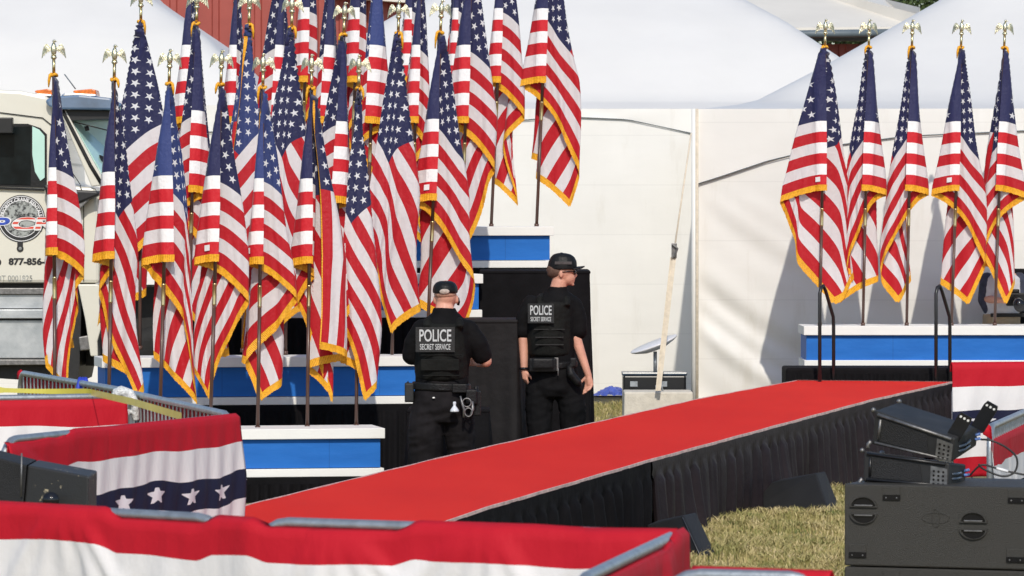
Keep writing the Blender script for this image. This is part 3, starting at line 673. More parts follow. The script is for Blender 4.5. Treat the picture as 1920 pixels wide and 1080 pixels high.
m.grid([[wp(k, a, wz(k)-d_) for k in ts] for a, d_ in ((.01, .006), (.01, .11), (.99, .11), (.99, .006))], smooth=False); m.build('deck_frame', M['black_metal'], t)
def side_skirt(t0, t1, mat, seed, fold=1):
    rs = np.random.RandomState(seed); n_ = int((t1-t0)*85); kk = np.linspace(t0, t1, n_)
    ph = np.cumsum(rs.uniform(.25, 1.75, n_))*2*math.pi/24; am = np.interp(kk, np.linspace(t0, t1, 40), rs.uniform(.35, 1.3, 40)); am2 = np.interp(kk, np.linspace(t0, t1, 24), rs.uniform(-.06, .06, 24))
    flip = np.interp(kk, np.linspace(t0, t1, 30), np.clip(rs.normal(0, .03, 30), -.02, .09))
    m = MB(); G = []
    for j in range(13):
        q = max(0, (j-2)/10); row = []
        for i, k in enumerate(kk):
            if j < 3: zz = wz(k)-.012-.045*j; off = .008+.003*math.sin(ph[i]*.5)+(.004 if j == 1 else 0)
            else:
                zt_ = wz(k)-.10; zz = zt_*(1-q)+(.0+flip[i])*q
                off = .014+.045*am[i]*(.5+.5*q)*math.sin(ph[i]+.7*q*math.sin(k*3))+am2[i]*q*q+.02*q
            row.append(wp(k, -off/WW, zz))
        G.append(row)
    m.grid(G); return m
side_skirt(0, 11.85, M['skirt'], 21).build('side_skirt', M['skirt'], t)
side_skirt(11.9, 21, M['black_cloth'], 22).build('side_skirt', M['black_cloth'], t)
m = MB(); G = []
for j in range(6):
    G.append([wp(-.012-.02*math.sin(a*60)*j/5, a, .6*(1-j/5)) for a in np.linspace(0, 1, 60)])
m.grid(G); m.grid([[wp(k, 1.008, wz(k)*q-.01*q) for k in ts] for q in (1, 0)]); m.build('end_skirt', M['black_cloth'], t)

# handrails of the steps behind the walkway
for k, (xa, xb, lab) in enumerate(((1537, 1563, 'left black handrail rising behind the end of the red walkway'), (1755, 1781, 'right black handrail by the corner of the red walkway'))):
    Yh = 44.05; a = P(xa, 712, Yh-.25); b_ = P(xb, 712, Yh-.02); a.z = b_.z = .0
    s_ = F/Yh; t = empty('handrail', a); tag(t, lab, 'handrail', 'black stage handrails')
    top = H-(535-YH)/s_; tb = H-(600-YH)/s_; r = .016
    m = MB(); dx = b_.x-a.x; dy = b_.y-a.y
    pts = [(0, 0, .0), (0, 0, top-.07), (dx*.10, dy*.1, top-.015), (dx*.25, dy*.25, top), (dx*.42, dy*.42, top-.045), (dx*.97, dy*.97, tb+.03), (dx, dy, tb-.06), (dx, dy, 0)]
    m.tube(pts, r, 12); m.build('rail', M['black_metal'], t)
    m = MB(); m.box((0, 0, .012), (.09, .09, .02)); m.box((dx, dy, .012), (.09, .09, .02)); m.build('foot_plate', M['black_metal'], t)

# ------------------------------------------------------------------ draped black boxes
def draped(name, label, cat, x0, x1, yt, s, depth, mat, seed, yaw=0, lid=None, zb=0):
    Yd = F/s; a = P(x0, yt, Yd); b_ = P(x1, yt, Yd); wd = b_.x-a.x; t = empty(name, (a.x, a.y, zb), rz=yaw); tag(t, label, cat)
    z = a.z-zb; rs = np.random.RandomState(seed); m = MB()
    n_ = 70; per = [(wd*i/n_, 0, 0, -1) for i in range(n_+1)]+[(wd, depth*i/30, 1, 0) for i in range(1, 31)]+[(wd-wd*i/30, depth, 0, 1) for i in range(1, 31)]+[(0, depth-depth*i/30, -1, 0) for i in range(1, 31)]
    G = []; f = rs.rand(8)*6
    for j in range(13):
        q = j/12; row = []
        for i, (x, y, nx, ny) in enumerate(per):
            s_ = x-y; o_ = q**.7*(.022*math.sin(9*s_+f[0]+1.5*q)+.012*math.sin(23*s_+f[1]-2*q)+.008*math.sin(41*s_+f[2]))+.015*q
            row.append((x+nx*o_, y+ny*o_, z*(1-q)-(.0 if j else 0)))
        G.append(row)
    m.grid(G); m.build('drape', mat, t)
    m = MB(); m.box((wd/2, depth/2, z-.012), (wd+.012, depth+.012, .03)); m.build('top_cover', mat, t, .012)
    return t
draped('draped_case', 'tall black draped box standing behind the right-hand officer', 'draped box', 900, 1106, 508, 232, 1.0, M['black_cloth'], 1)
draped('draped_table', 'waist-high black draped stand between the two officers', 'draped stand', 862, 970, 600, 245, .8, M['stand_cloth'], 2, yaw=-.05)
draped('equipment_case', 'small black case low beside the left officer, between flags and draped stand', 'case', 765, 917, 768, 256, .5, M['black_cloth'], 3)

# ------------------------------------------------------------------ dish, concrete block, guy line, tarp, kerb
Yb = 46.6
t = empty('concrete_block', P(1235, 0, Yb-.3)); t.location.z = 0; tag(t, 'pale concrete ballast block under the tent guy line', 'concrete block')
zt = P(0, 735, Yb-.3).z; m = MB(); m.box((0, .3, zt/2), (.66, .6, zt), top=(.97, .97)); m.build('block', M['concrete'], t, .015)
m = MB(); m.tube([(.0, .2, zt-.02), (-.02, .2, zt+.05), (.03, .2, zt+.07), (.05, .2, zt-.02)], .008, 8); m.build('ring', M['galv'], t)
t = empty('black_case', P(1228, 0, 47.0)); t.location.z = 0; tag(t, 'low black equipment case holding up the white satellite dish', 'case')
zc = P(0, 704, 47.0).z; m = MB(); m.box((0, .3, zc/2), (.60, .4, zc)); m.build('body', M['black_metal'], t, .02); m = MB(); m.box((0, .3, zc+.01), (.62, .42, .03)); m.build('lid', M['sheen'], t, .008)
m = MB(); m.box((.08, -.0, zc-.08), (.07, .02, .05)); m.box((-.2, -.0, zc-.08), (.07, .02, .05)); m.build('latch', M['galv'], t)
t = empty('satellite_dish', P(1229, 703, 47.15)); tag(t, 'flat white satellite dish tilted on a short mast', 'satellite dish')
m = MB(); m.tube([(0, .1, .0), (0, .1, .22)], .018, 10); m.build('mast', M['galv'], t)
m = MB(); Mt = Matrix.Translation((-.01, .1, .285)) @ Matrix.Rotation(math.radians(-21), 4, 'Y') @ Matrix.Rotation(math.radians(6), 4, 'X')
ring = []; n_ = 40
for (rr, z) in ((.02, -.05), (.12, -.045), (.20, -.018), (.232, .0), (.238, .008), (.232, .014), (.0, .014)):
    ring.append([Mt @ Vector((rr*math.cos(2*math.pi*k/n_), rr*.8*math.sin(2*math.pi*k/n_), z)) for k in range(n_+1)])
m.grid(ring); m.build('dish_plate', M['dish'], t)
t = empty('guy_line', P(1235, 733, 46.2)); tag(t, 'tan guy strap with ratchet running up to the tent corner', 'guy line')
o = t.location; a = P(1264, 470, 46.45)-o; b_ = P(1296, 250, 46.9)-o
m = MB(); wv = Vector((.02, 0, 0)); m.hexa(Vector((-.012, 0, 0)), (.032, 0, 0), (0, .004, 0), a-Vector((0, 0, .06))); m.build('webbing', M['strap'], t)
m = MB(); m.hexa(Vector((-.03, .02, 0)), (.03, 0, 0), (0, .004, 0), a+Vector((-.005, 0, -.06))); m.build('loose_webbing', M['strap'], t)
m = MB(); m.box(a, (.05, .03, .14)); m.tube([a+Vector((-.02, -.03, .06)), a+Vector((.03, -.03, .02)), a+Vector((.0, -.03, -.06))], .012, 8); m.build('ratchet', M['alu'], t, .004)
m = MB(); m.tube([a, b_], .009, 6); m.build('rope', M['strap'], t)
t = empty('blue_tarp', P(1142, 742, 54.0)); tag(t, 'crumpled blue tarpaulin on the pale kerb by the tent', 'tarp')
m = MB(); rs = np.random.RandomState(2); G = []
for i in range(25):
    G.append([(-.22+.44*j/30+.01*rs.randn(), i/24*.5, max(0, .085*math.sin(3.14*min(1, (31-j)/26))*math.sin(3.14*i/24)**.6+.004*rs.randn()+.012*math.sin(j*.9+i*.5)*math.sin(3.14*j/30))) for j in range(31)])
m.grid(G); m.build('tarp', M['tarp'], t)
t = empty('kerb', P(1130, 756, 54.4)); t.location.z = 0; tag(t, 'pale concrete kerb strip under the blue tarpaulin', 'kerb')
m = MB(); m.box((.0, 0, .04), (1.6, .5, .08)); m.build('kerb_stone', M['concrete'], t, .01)
# ------------------------------------------------------------------ crowd barricades and bunting
BH = 1.10
def at_top(x, y, z=BH):
    Y = (H-z)*F/(y-YH); q = P(x, y, Y); return Vector((q.x, q.y, 0))
def barricade(label, A, B, r=.019, BH=BH, bars=True, brace=0, roundA=True, roundB=True):
    A, B = Vector(A), Vector(B); d = B-A; L = d.length; ang = math.atan2(d.y, d.x)
    t = empty('steel_barricade', A, rz=ang); tag(t, label, 'barricade', 'steel crowd barricades')
    R = .13; pts = []
    for k in range(6): a = math.pi-k*math.pi/10; pts.append((R+R*math.cos(a), 0, BH-R+R*math.sin(a)))
    for k in range(6): a = math.pi/2-k*math.pi/10; pts.append((L-R+R*math.cos(a), 0, BH-R+R*math.sin(a)))
    pts = [(0, 0, .12)]+pts+[(L, 0, .12)]
    m = MB(); m.tube(pts, r, 12); m.tube([(0, 0, .2), (L, 0, .2)], r*.8, 10); m.build('frame', M['galv'], t)
    n = int(L/.115)
    for k in range(1, n):
        x = L*k/n; m = MB(); m.tube([(x, 0, .2), (x, 0, BH-.01)], .0075, 8, caps=False); m.build('bar', M['galv'], t)
    for x in (.2, L-.2):
        m = MB(); m.tube([(x, -.3, .0), (x, -.25, .05), (x, 0, .17), (x, .25, .05), (x, .3, 0)], .016, 8); m.build('foot', M['galv'], t)
    return t
def bunting(label, A, B, side, length, seed, dips=(), margin=0, zt=BH, amp=.022, bulge=None, hem=0, folds=(), off=.0, ext=(0, 0), via=(), voff=0.0):
    """cloth hung over the rail from A to B; side=+1 hangs on the viewer's side"""
    pts = [Vector(A)]+[Vector(p) for p in via]+[Vector(B)]
    pts[0] = pts[0]-(pts[1]-pts[0]).normalized()*ext[0]; pts[-1] = pts[-1]+(pts[-1]-pts[-2]).normalized()*ext[1]
    cum = [0]
    for p, q in zip(pts[:-1], pts[1:]): cum.append(cum[-1]+(q-p).length)
    L = cum[-1]
    def at(a):
        x = np.interp(a, cum, [p.x for p in pts]); y = np.interp(a, cum, [p.y for p in pts])
        dx = np.interp(a+.04, cum, [p.x for p in pts])-np.interp(a-.04, cum, [p.x for p in pts]); dy = np.interp(a+.04, cum, [p.y for p in pts])-np.interp(a-.04, cum, [p.y for p in pts])
        return Vector((x, y, 0)), Vector((dy, -dx, 0)).normalized()*side
    rs = np.random.RandomState(seed); f = rs.rand(12)*6.28; n = int(L/.018); G = []; UV = []
    frames = [at(L*i/n) for i in range(n+1)]
    rows = [-.10, -.05, -.02, 0.0, .02, .05]+list(np.arange(.08, length+.001, .025))
    for v in rows:
        row = []; uv = []
        for i in range(n+1):
            a = L*i/n; dip = interp(a, [q[0] for q in dips], [q[1] for q in dips]) if dips else 0
            p0, nr = frames[i]; wrap = max(0, 1-dip/.02)
            if v < 0: z = zt+.021-.06*(abs(v)/.1)**1.2-dip; o_ = -.022*min(1, abs(v)/.03)*wrap+.024*(1-wrap)
            else:
                z = zt+.023-v-dip; o_ = (.024+off)*min(1, (v+.004)/.02); q = min(1, v/.35)
                o_ += .03*q*(.5+.5*math.sin(a*1.9+f[0]))+amp*q*math.sin(a*8+f[1]+3*v*math.sin(a*1.3+f[4]))+amp*.6*q*math.sin(a*19+f[2]+5*v)+.006*math.sin(a*37+9*v+f[3])*q
                for (ac, lean, dep) in folds:      # folds fanning down from a tie
                    for kk in (-2, -1, 0, 1, 2):
                        u_ = (a-ac-kk*(.02+.42*v)-lean*v)/(.022+.10*v); o_ += dep*math.exp(-u_*u_)*min(1, v/.10)*math.exp(-v*1.2)
                        z -= .0
                z -= .025*math.sin(a*1.5+f[5])*q*hem+.014*q*math.sin(a*5+f[6])+.008*q*math.sin(a*13+f[7])
            if v > .03: o_ = max(o_, .024+off+.004*math.sin(a*11+v*7))
            p = p0+nr*o_; row.append((p.x, p.y, z)); uv.append((a+seed*.37, max(0, v+voff)))
        G.append(row); UV.append(uv)
    m = MB(); m.grid(G, UV); o = m.build('bunting', M['bunting']); s_ = o.modifiers.new('thick', 'SOLIDIFY'); s_.thickness = .0015
    tag(o, label, 'bunting', 'stars and stripes bunting'); return o
# foreground run
fa, fb = at_top(-60, 948), at_top(425, 974)
barricade('foreground steel barricade at the lower left, rail mostly under bunting', fa, fb)
ga, gb = at_top(480, 978), at_top(1262, 1004)
barricade('foreground steel barricade in the lower middle with its grey rail bare', ga, gb)
bunting('long red and white bunting draped along the foreground barricades at the bottom left', fa, gb, 1, .60, 2, via=[fb, ga], dips=[(0, 0), (.80, 0), (.88, .03), (1.27, .03), (1.33, .008), (1.52, .008), (1.58, .03), (2.08, .03), (2.16, 0), (2.6, .0), (2.8, .006), (3.1, 0)], amp=.015, folds=[(.62, .1, .028), (1.85, .2, .026), (2.42, -.2, .03), (2.9, 0, .02)], off=.02, ext=(.1, .02), voff=.022)
ha, hb = at_top(1268, 1003), at_top(1085, 1090)
barricade('steel barricade turning towards the viewer at the lower middle', hb, ha)
bunting('red bunting hanging outside the barricade that turns towards the viewer', hb, ha+Vector((.02, .03, 0)), 1, .6, 9, amp=.02, dips=[(0, .04), (1.6, .035), (1.9, .0)], folds=[(1.6, 0, .02)])
ia, ib = at_top(1235, 1076), at_top(1560, 1084)
barricade('barricade rail just entering the bottom edge of the picture', ia, ib)
bunting('strip of red bunting along the bottom edge of the picture', ia+Vector((.1, .02, 0)), ib, -1, .5, 11)
# middle left enclosure
ma, mb_ = at_top(5, 826), at_top(434, 782)
barricade('left steel barricade whose rail dips at its near end, star bunting on it', ma, mb_)
bunting('bunting with a navy band of white stars on the left barricade', ma+Vector((.0, -.0, 0)), mb_+Vector((.02, 0, 0)), 1, .70, 14, dips=[(0, .03), (.3, .032), (.45, .022), (.55, .03), (.75, .0), (.85, .0), (1.2, .006), (1.5, .004)], amp=.005, hem=.3, folds=[(.05, .9, .03)])
na, nb = at_top(245, 737), at_top(430, 778)
barricade('left barricade with bare bars running back from the star bunting corner', na, nb)
bunting('red bunting seen through the bars of the left barricade going back', na, nb, -1, .7, 17, amp=.012, dips=[(0, .035), (9, .035)])
oa, ob = at_top(38, 699), at_top(243, 734)
barricade('farthest left barricade, a blue strap tied on its rail', oa, ob)
bunting('red bunting behind the bars of the farthest left barricade', oa, ob, -1, .7, 18, amp=.012, dips=[(0, .0), (.12, .035), (9, .035)])
pa, pb = at_top(-80, 748), at_top(236, 743)
barricade('left barricade facing the viewer below the yellow tape', pa, pb)
bunting('red and white bunting on the barricade below the yellow tape', pa, pb, 1, .7, 19, amp=.010, dips=[(0, .03), (9, .03)])
# right side
qa, qb = at_top(1789, 686, 1.15), at_top(2050, 684, 1.15)
barricade('right barricade fully covered by wide bunting beside the walkway', qa, qb)
bunting('wide bunting of red, white and navy bands at the right beside the walkway end', qa+Vector((-.02, 0, 0)), qb, 1, .75, 23, zt=1.15, amp=.008)
ra, rb = at_top(1856, 801, .95), at_top(1990, 742, .95)
barricade('right barricade slanting back behind the stacked speakers, bars bare', ra, rb, BH=.95)
bunting('red topped bunting on the slanting barricade behind the speakers', ra+Vector((-.02, -.03, 0)), rb, 1, .7, 27, zt=.95, amp=.012, dips=[(0, .0), (.06, .09), (2, .09)])
t = empty('blue_strap', at_top(156, 718)+Vector((0, -.05, BH-.015))); tag(t, 'bright blue strap looped over the rail of the farthest left barricade', 'strap')
m = MB(); 
for dx in (-.028, 0, .028): m.tube([(dx, .06, -.06), (dx*.8, .05, .01), (dx*.6, .02, .04), (dx*.8, -.01, .0), (dx*1.1, -.015, -.07)], .014, 8)
m.build('strap_loop', plain('blue_webbing', (.03, .06, .50), .6, vary=.2, scale=30), t)
t = empty('barrier_tape', at_top(0, 733)+Vector((0, 0, BH))); tag(t, 'twisted yellow barrier tape strung across the left barricades', 'barrier tape')
o = t.location; m = MB(); path = [at_top(-120, 730)+Vector((0, -.05, BH+.01)), at_top(60, 738.5)+Vector((0, -.1, BH+.02)), at_top(170, 742)+Vector((0, -.1, BH+.025)), at_top(250, 762)+Vector((0, -.1, BH+.03)), at_top(342, 789)+Vector((0, -.06, BH+.025))]
G = [[], []]
for i in range(61):
    q = i/60*(len(path)-1); k = min(int(q), len(path)-2); p = path[k].lerp(path[k+1], q-k)-o; w_ = .019*(1-.55*math.sin(min(1, i/26)*3.1)*(i > 10)*.6); tw = .4*math.sin(i*.16)
    G[0].append(p+Vector((0, .018*math.sin(tw), w_))); G[1].append(p-Vector((0, .018*math.sin(tw), w_)))
m.grid(G); m.build('tape', M['tape'], t)

# ------------------------------------------------------------------ loudspeakers
ys_ = math.radians(20)
def sub(label, z0, z1, show=True):
    o = P(1583, 0, 24.6); t = empty('subwoofer', (o.x, o.y, z0), rz=-ys_); tag(t, label, 'subwoofer', 'stacked subwoofers')
    hh = z1-z0; L = 1.15
    m = MB(); m.box((L/2, .36, hh/2), (L, .72, hh)); c = m.build('cabinet', M['speaker'], t, .008)
    sx = .41/.375/math.cos(ys_)     # photo pixels on the front to metres
    def fx(x): return (x-1583)/378/math.cos(ys_)*.985
    def fz(y, x): 
        top = 907+(x-1583)*.042; return hh*(1-(y-top)/153.)
    for hx in (1619, 1821):
        for sgn in (1, -1):
            yc = (957 if hx == 1619 else 990)+(-4 if sgn > 0 else 5)
            m = MB(); out = []; w_ = .062; h_ = .045
            for k in range(13): a = math.pi*k/12; out.append((w_*math.cos(a), sgn*h_*math.sin(a)))
            rim = [(x*1.13, y*1.13) for x, y in out]; cx, cz = fx(hx), fz(yc, hx)
            Pf = [(cx+x, -.012, cz+y+sgn*.004) for x, y in rim]; Pi = [(cx+x, -.012, cz+y+sgn*.008) for x, y in out]; Pb = [(cx+x*.93, .0, cz+y*.95+sgn*.008) for x, y in out]
            Po = [(cx+x*1.02, .0, cz+y+sgn*.004) for x, y in rim]
            n_ = len(out)
            m.add(Pf+Pi+Pb+Po, [(i, (i+1) % n_, n_+(i+1) % n_, n_+i) for i in range(n_)]+[(n_+i, n_+(i+1) % n_, 2*n_+(i+1) % n_, 2*n_+i) for i in range(n_)]+[(i, (i+1) % n_, 3*n_+(i+1) % n_, 3*n_+i) for i in range(n_)])
            m.build('handle', M['speaker'], t)
            m = MB(); m.add([(p[0], -.002, p[2]) for p in Pb], [tuple(range(n_))]); hr = m.build('recess_shade_plate', M['lens'], t)  # flat dark plate standing in for the shade inside the handle
            m = MB(); m.box((cx, -.007, cz+sgn*.0125), (w_*1.5, .010, .007)); m.build('grip_lip', M['alu'], hr, .002)
    for hx, hy in ((1671, 936), (1608, 1042), (1900, 946), (1897, 1056)):
        m = MB(); cx, cz = fx(hx), fz(hy, hx); m.box((cx, -.004, cz+.004), (.088, .008, .026)); q = m.build('stacking_pocket', M['lens'], t)
        m = MB(); m.box((cx, -.003, cz+.036), (.086, .006, .040)); m.build('stacking_plate', M['speaker'], t, .002)
        m = MB(); m.ell((cx-.027, -.009, cz+.002), (.004, .003, .004), 8, 6); m.ell((cx+.027, -.009, cz+.002), (.004, .003, .004), 8, 6); m.build('screws', M['alu'], q)
    m = MB(); cx, cz = fx(1752), fz(975, 1752)      # raised ring on the front panel
    m.tube([(cx+.07*math.cos(a), -.001, cz+.026*math.sin(a)) for a in np.linspace(0, 6.283, 25)[:-1]], .0016, 6, closed=True)
    m.tube([(cx+.02*math.cos(a), -.001, cz+.045*math.sin(a)) for a in np.linspace(0, 6.283, 25)[:-1]], .0016, 6, closed=True); m.build('emblem', M['speaker'], t)
    return t
zt_ = H-(907-YH)*24.6/F; zb_ = zt_-.405
sub('upper speckled black subwoofer with D-shaped handles at the lower right', zb_, zt_)
sub('lower subwoofer of the stack, just showing at the bottom edge', zb_-.41, zb_-.006)
ob_ = P(1583, 0, 24.6)
def array_box(label, c_ll, c_lr, dep, h_l, h_r, seed, brackets=False):
    """wedge cabinet: lower-left front corner, lower-right front corner (points), depth vector, heights at each end"""
    o = c_ll; t = empty('line_array_speaker', o); tag(t, label, 'loudspeaker', 'stacked line array speakers')
    a = c_lr-o; d = Vector(dep); L = a.length; up = a.cross(d).normalized(); up = up if up.z > 0 else -up; an = a.normalized(); dn = d.normalized()
    vs = [Vector((0, 0, 0)), a, a+d, d, up*h_l, a+up*h_r, a+d+up*h_r*.8, d+up*h_l*.8]
    m = MB(); m.add(vs, [(0, 3, 2, 1), (4, 5, 6, 7), (0, 1, 5, 4), (1, 2, 6, 5), (2, 3, 7, 6), (3, 0, 4, 7)]); m.build('cabinet', M['cab'], t, .008)
    fn_ = an.cross(up); fn_ = fn_ if fn_.y < 0 else -fn_
    def fp(x, z, off=.0): return an*(L*x)+up*(z*(h_l+(h_r-h_l)*x))+fn_*off
    m = MB(); q = [fp(.07, .16, .004), fp(.70, .12, .004), fp(.66, .80, .004), fp(.09, .84, .004)]
    m.add(q+[p+fn_*-.004 for p in q], [(0, 1, 2, 3), (0, 1, 5, 4), (1, 2, 6, 5), (2, 3, 7, 6), (3, 0, 4, 7)]); m.build('grille', M['grille'], t)
    m = MB(); m.tube([fp(.045, .92, .006), fp(.96, .93, .006)], .008, 8); m.tube([fp(.045, .08, .006), fp(.96, .06, .006)], .006, 8); m.tube([fp(.085, .2, .006), fp(.085, .8, .006)], .007, 8); m.build('frame_rails', M['alu'] if brackets else M['black_metal'], t)
    # perforated rigging plate at the right end
    m = MB(); q = [fp(.80, .0, .010), fp(.985, -.02, .010), fp(.985, .74, .010), fp(.80, .78, .010)]
    m.add(q+[p-fn_*.009 for p in q], [(0, 1, 2, 3), (0, 1, 5, 4), (1, 2, 6, 5), (2, 3, 7, 6), (3, 0, 4, 7)]); rp = m.build('rigging_plate', M['alu'], t, .002)
    for ii in range(3):
        for jj in range(4):
            c = fp(.835+.055*ii, .09+.17*jj, .0108); m = MB()
            m.add([c+an*(.0062*math.cos(k))+up*(.0062*math.sin(k)) for k in np.linspace(0, 6.283, 11)[:-1]]+[c+an*(.0062*math.cos(k))+up*(.0062*math.sin(k))+fn_*.0008 for k in np.linspace(0, 6.283, 11)[:-1]], [tuple(range(10, 20))]+[(i, (i+1) % 10, 10+(i+1) % 10, 10+i) for i in range(10)])
            m.build('pin_hole', M['lens'], rp)
    m = MB(); m.tube([fp(.0, .1, .01), fp(-.03, .0, .01), fp(-.02, -.1, .02)], .010, 8); m.ell(fp(-.02, 1.0, .0), (.012, .012, .012), 8, 6); m.ell(d*1.0+up*h_l*.82, (.013, .013, .013), 8, 6); m.build('locking_pins', M['alu'], t)
    for zz in (.3, .5): 
        m = MB(); c0 = a+d*.35+up*h_r*zz; m.tube([c0+dn*-.05, c0+dn*.0+an*.012, c0+dn*.08+an*.012, c0+dn*.12], .007, 6); m.build('side_grip', M['sheen'], t)
    if brackets:
        for fa_, hh in ((.72, .15), (1.0, .16)):
            base = (a*.84+d*.18 if fa_ < 1 else a*.93+d*.93)+up*h_r*.9; lv = (an*.42+up*.9).normalized(); wv = (an*.93-up*.3).normalized()
            w_ = .075; pl = []
            for (x, z) in ((0, 0), (w_, 0), (w_*1.0, hh*.85), (w_*.9, hh), (w_*.1, hh), (0, hh*.85)): pl.append(base+wv*x+lv*z)
            m = MB(); m.prism(pl, tuple(-dn*.006)); br = m.build('fly_bracket', M['black_metal'], t)
            for k in range(3):
                m = MB(); c = base+wv*(w_*(.22+.28*k))+lv*(hh*.86)-dn*.0065; m.add([c+wv*(.0065*math.cos(x))+lv*(.0065*math.sin(x)) for x in np.linspace(0, 6.283, 11)[:-1]]+[c-dn*.001+wv*(.0065*math.cos(x))+lv*(.0065*math.sin(x)) for x in np.linspace(0, 6.283, 11)[:-1]], [tuple(range(10, 20))]+[(i, (i+1) % 10, 10+(i+1) % 10, 10+i) for i in range(10)]); m.build('pin_eye', M['white'], br)
        m = MB(); q = [an*(L*.02)+up*h_l*1.0+d*.30, an*(L*.02)+d*.98+up*h_l*.84, an*(L*.35)+d*.98, an*(L*.25)+d*.5]
    m = MB(); c0 = a+d*.9+up*h_r*.35
    for k in range(2): m.tube([c0+Vector((0, 0, .022*k)), c0+Vector((.028, 0, .022*k+.005))], .0075, 8)
    m.build('cable_plug', plain('connector', (.12, .22, .55), .4, vary=.9, scale=70), t)
    return t, a+d*.9+up*h_r*.35
Yl = 24.75
l0, l1 = P(1618, 903, Yl), P(1778, 913, Yl-.20)
_, plug1 = array_box('lower line array speaker lying flat on the subwoofer', l0, l1, (.115, .33, .0), .155, .118, 1)
u0, u1 = P(1634, 833, Yl), P(1786, 866, Yl-.20)
_, plug2 = array_box('upper line array speaker tilted on top, with two upright fly brackets', u0, u1, (.15, .34, .062), .175, .120, 2, True)
for lab, c0, pts in (('black cable looping down from the upper array speaker', u0+plug2, [(1858, 826), (1885, 838), (1906, 858), (1903, 884), (1880, 893), (1845, 880), (1835, 870)]),
                     ('black cable with a white sleeve trailing right from the lower array speaker', l0+plug1, [(1840, 872), (1868, 878), (1890, 884), (1935, 893)])):
    t = empty('speaker_cable', c0); tag(t, lab, 'cable'); Yc = c0.y-.02; pp = [Vector((.03, 0, 0))]+[P(x, y, Yc)-c0 for x, y in pts]
    sm = []
    for i in range(len(pp)-1):
        p0, p1, p2, p3 = pp[max(0, i-1)], pp[i], pp[i+1], pp[min(len(pp)-1, i+2)]
        for k in range(6): u = k/6; sm.append(.5*((2*p1)+(p2-p0)*u+(2*p0-5*p1+4*p2-p3)*u*u+(3*p1-p0-3*p2+p3)*u**3))
    sm.append(pp[-1]); m = MB(); m.tube(sm, .0052, 8); m.build('cable', M['cable'], t)
    if 'white' in lab:
        m = MB(); m.tube([pp[2]+Vector((0, -.002, 0)), pp[3]+Vector((0, -.002, 0))], .0075, 8); m.build('cable_sleeve', M['decal_white'], t)
def wedge(label, Yw, pts_front, dep, mat, split=None):
    o = P(pts_front[0][0], pts_front[0][1], Yw); t = empty('floor_monitor', (o.x, o.y, o.z)); tag(t, label, 'floor monitor', 'wedge floor monitors')
    m = MB(); m.prism([P(x, y, Yw)-o for x, y in pts_front], dep); m.build('cabinet', mat, t, .012); return t, o
t, o = wedge('black wedge floor monitor at the foot of the walkway, nearer the viewer', 30.9, [(1318, 1049), (1343, 1034), (1306, 961), (1272, 968)], (.02, 0, 0), M['worn'])
bpy.data.objects.remove(t.children[0]); m = MB()
v = [P(1225, 1042, 31.3)-o, P(1318, 1050, 30.7)-o, P(1343, 1036, 31.0)-o, P(1250, 1025, 31.7)-o, P(1212, 985, 31.5)-o, P(1281, 966, 31.2)-o, P(1306, 961, 31.4)-o, P(1235, 975, 31.8)-o]
for q in (0, 1, 2, 3): v[q].z = -o.z
F8 = [(0, 3, 2, 1), (4, 5, 6, 7), (0, 1, 5, 4), (1, 2, 6, 5), (2, 3, 7, 6), (3, 0, 4, 7)]
m.add(v, F8); m.build('cabinet', M['grille'], t, .012)
m = MB(); m.tube([v[1].lerp(v[5], .05)+Vector((-.01, -.012, 0)), v[1].lerp(v[5], .95)+Vector((-.01, -.012, 0))], .0022, 6); m.build('seam', M['alu'], t)
t, o = wedge('black wedge floor monitor farther along the walkway by the grass', 35.3, [(1405, 963), (1575, 965), (1545, 884), (1500, 890)], (0, .4, 0), M['worn'])
bpy.data.objects.remove(t.children[0]); m = MB()
v = [P(1404, 952, 35.6)-o, P(1557, 968, 35.0)-o, P(1577, 958, 35.4)-o, P(1420, 940, 36.0)-o, P(1446, 905, 35.7)-o, P(1530, 887, 35.4)-o, P(1548, 884, 35.6)-o, P(1470, 897, 36.0)-o]
for q in (0, 1, 2, 3): v[q].z = -o.z
m.add(v, F8); m.build('cabinet', M['grille'], t, .012)
# left speaker on its case
t = empty('worn_loudspeaker', P(0, 0, 21.5)); t.location.z = 0; tag(t, 'worn black loudspeaker with chipped paint in front of the star bunting', 'loudspeaker'); o = t.location
m = MB(); Ys = 21.5; fr = [P(-160, 1060, Ys+.35)-o, P(36, 1060, Ys+.15)-o, P(163, 1060, Ys)-o, P(166, 893, Ys)-o, P(52, 872, Ys+.15)-o, P(-160, 818, Ys+.35)-o]
bk = [p+Vector((.0, .45, 0)) for p in fr]
m.add([fr[1], fr[2], fr[3], fr[4], bk[1], bk[2], bk[3], bk[4]], [(0, 1, 2, 3), (7, 6, 5, 4), (0, 4, 5, 1), (1, 5, 6, 2), (2, 6, 7, 3), (3, 7, 4, 0)]); m.build('end_panel', M['worn'], t, .008)
m = MB(); e = Vector((-.004, -.004, 0)); a1, a4 = fr[1]+e, fr[4]+e; m.add([fr[0], a1, a4, fr[5], bk[0], bk[1]+e, bk[4]+e, bk[5]], [(0, 1, 2, 3), (7, 6, 5, 4), (0, 4, 5, 1), (2, 6, 7, 3), (3, 7, 4, 0)]); m.build('cabinet', M['grille'], t, .008)
m = MB(); c = P(95, 938, Ys-.0)-o; m.tube([c+Vector((0, .03, 0)), c+Vector((0, -.0, 0))], .035, 20); m.build('pole_socket', M['lens'], t)
m = MB(); c = P(93, 952, Ys-.02)-o; m.tube([fr[1]+Vector((.01, -.012, .3)), fr[1]+Vector((.012, -.012, .49))], .004, 6); m.build('edge_trim', M['alu'], t)
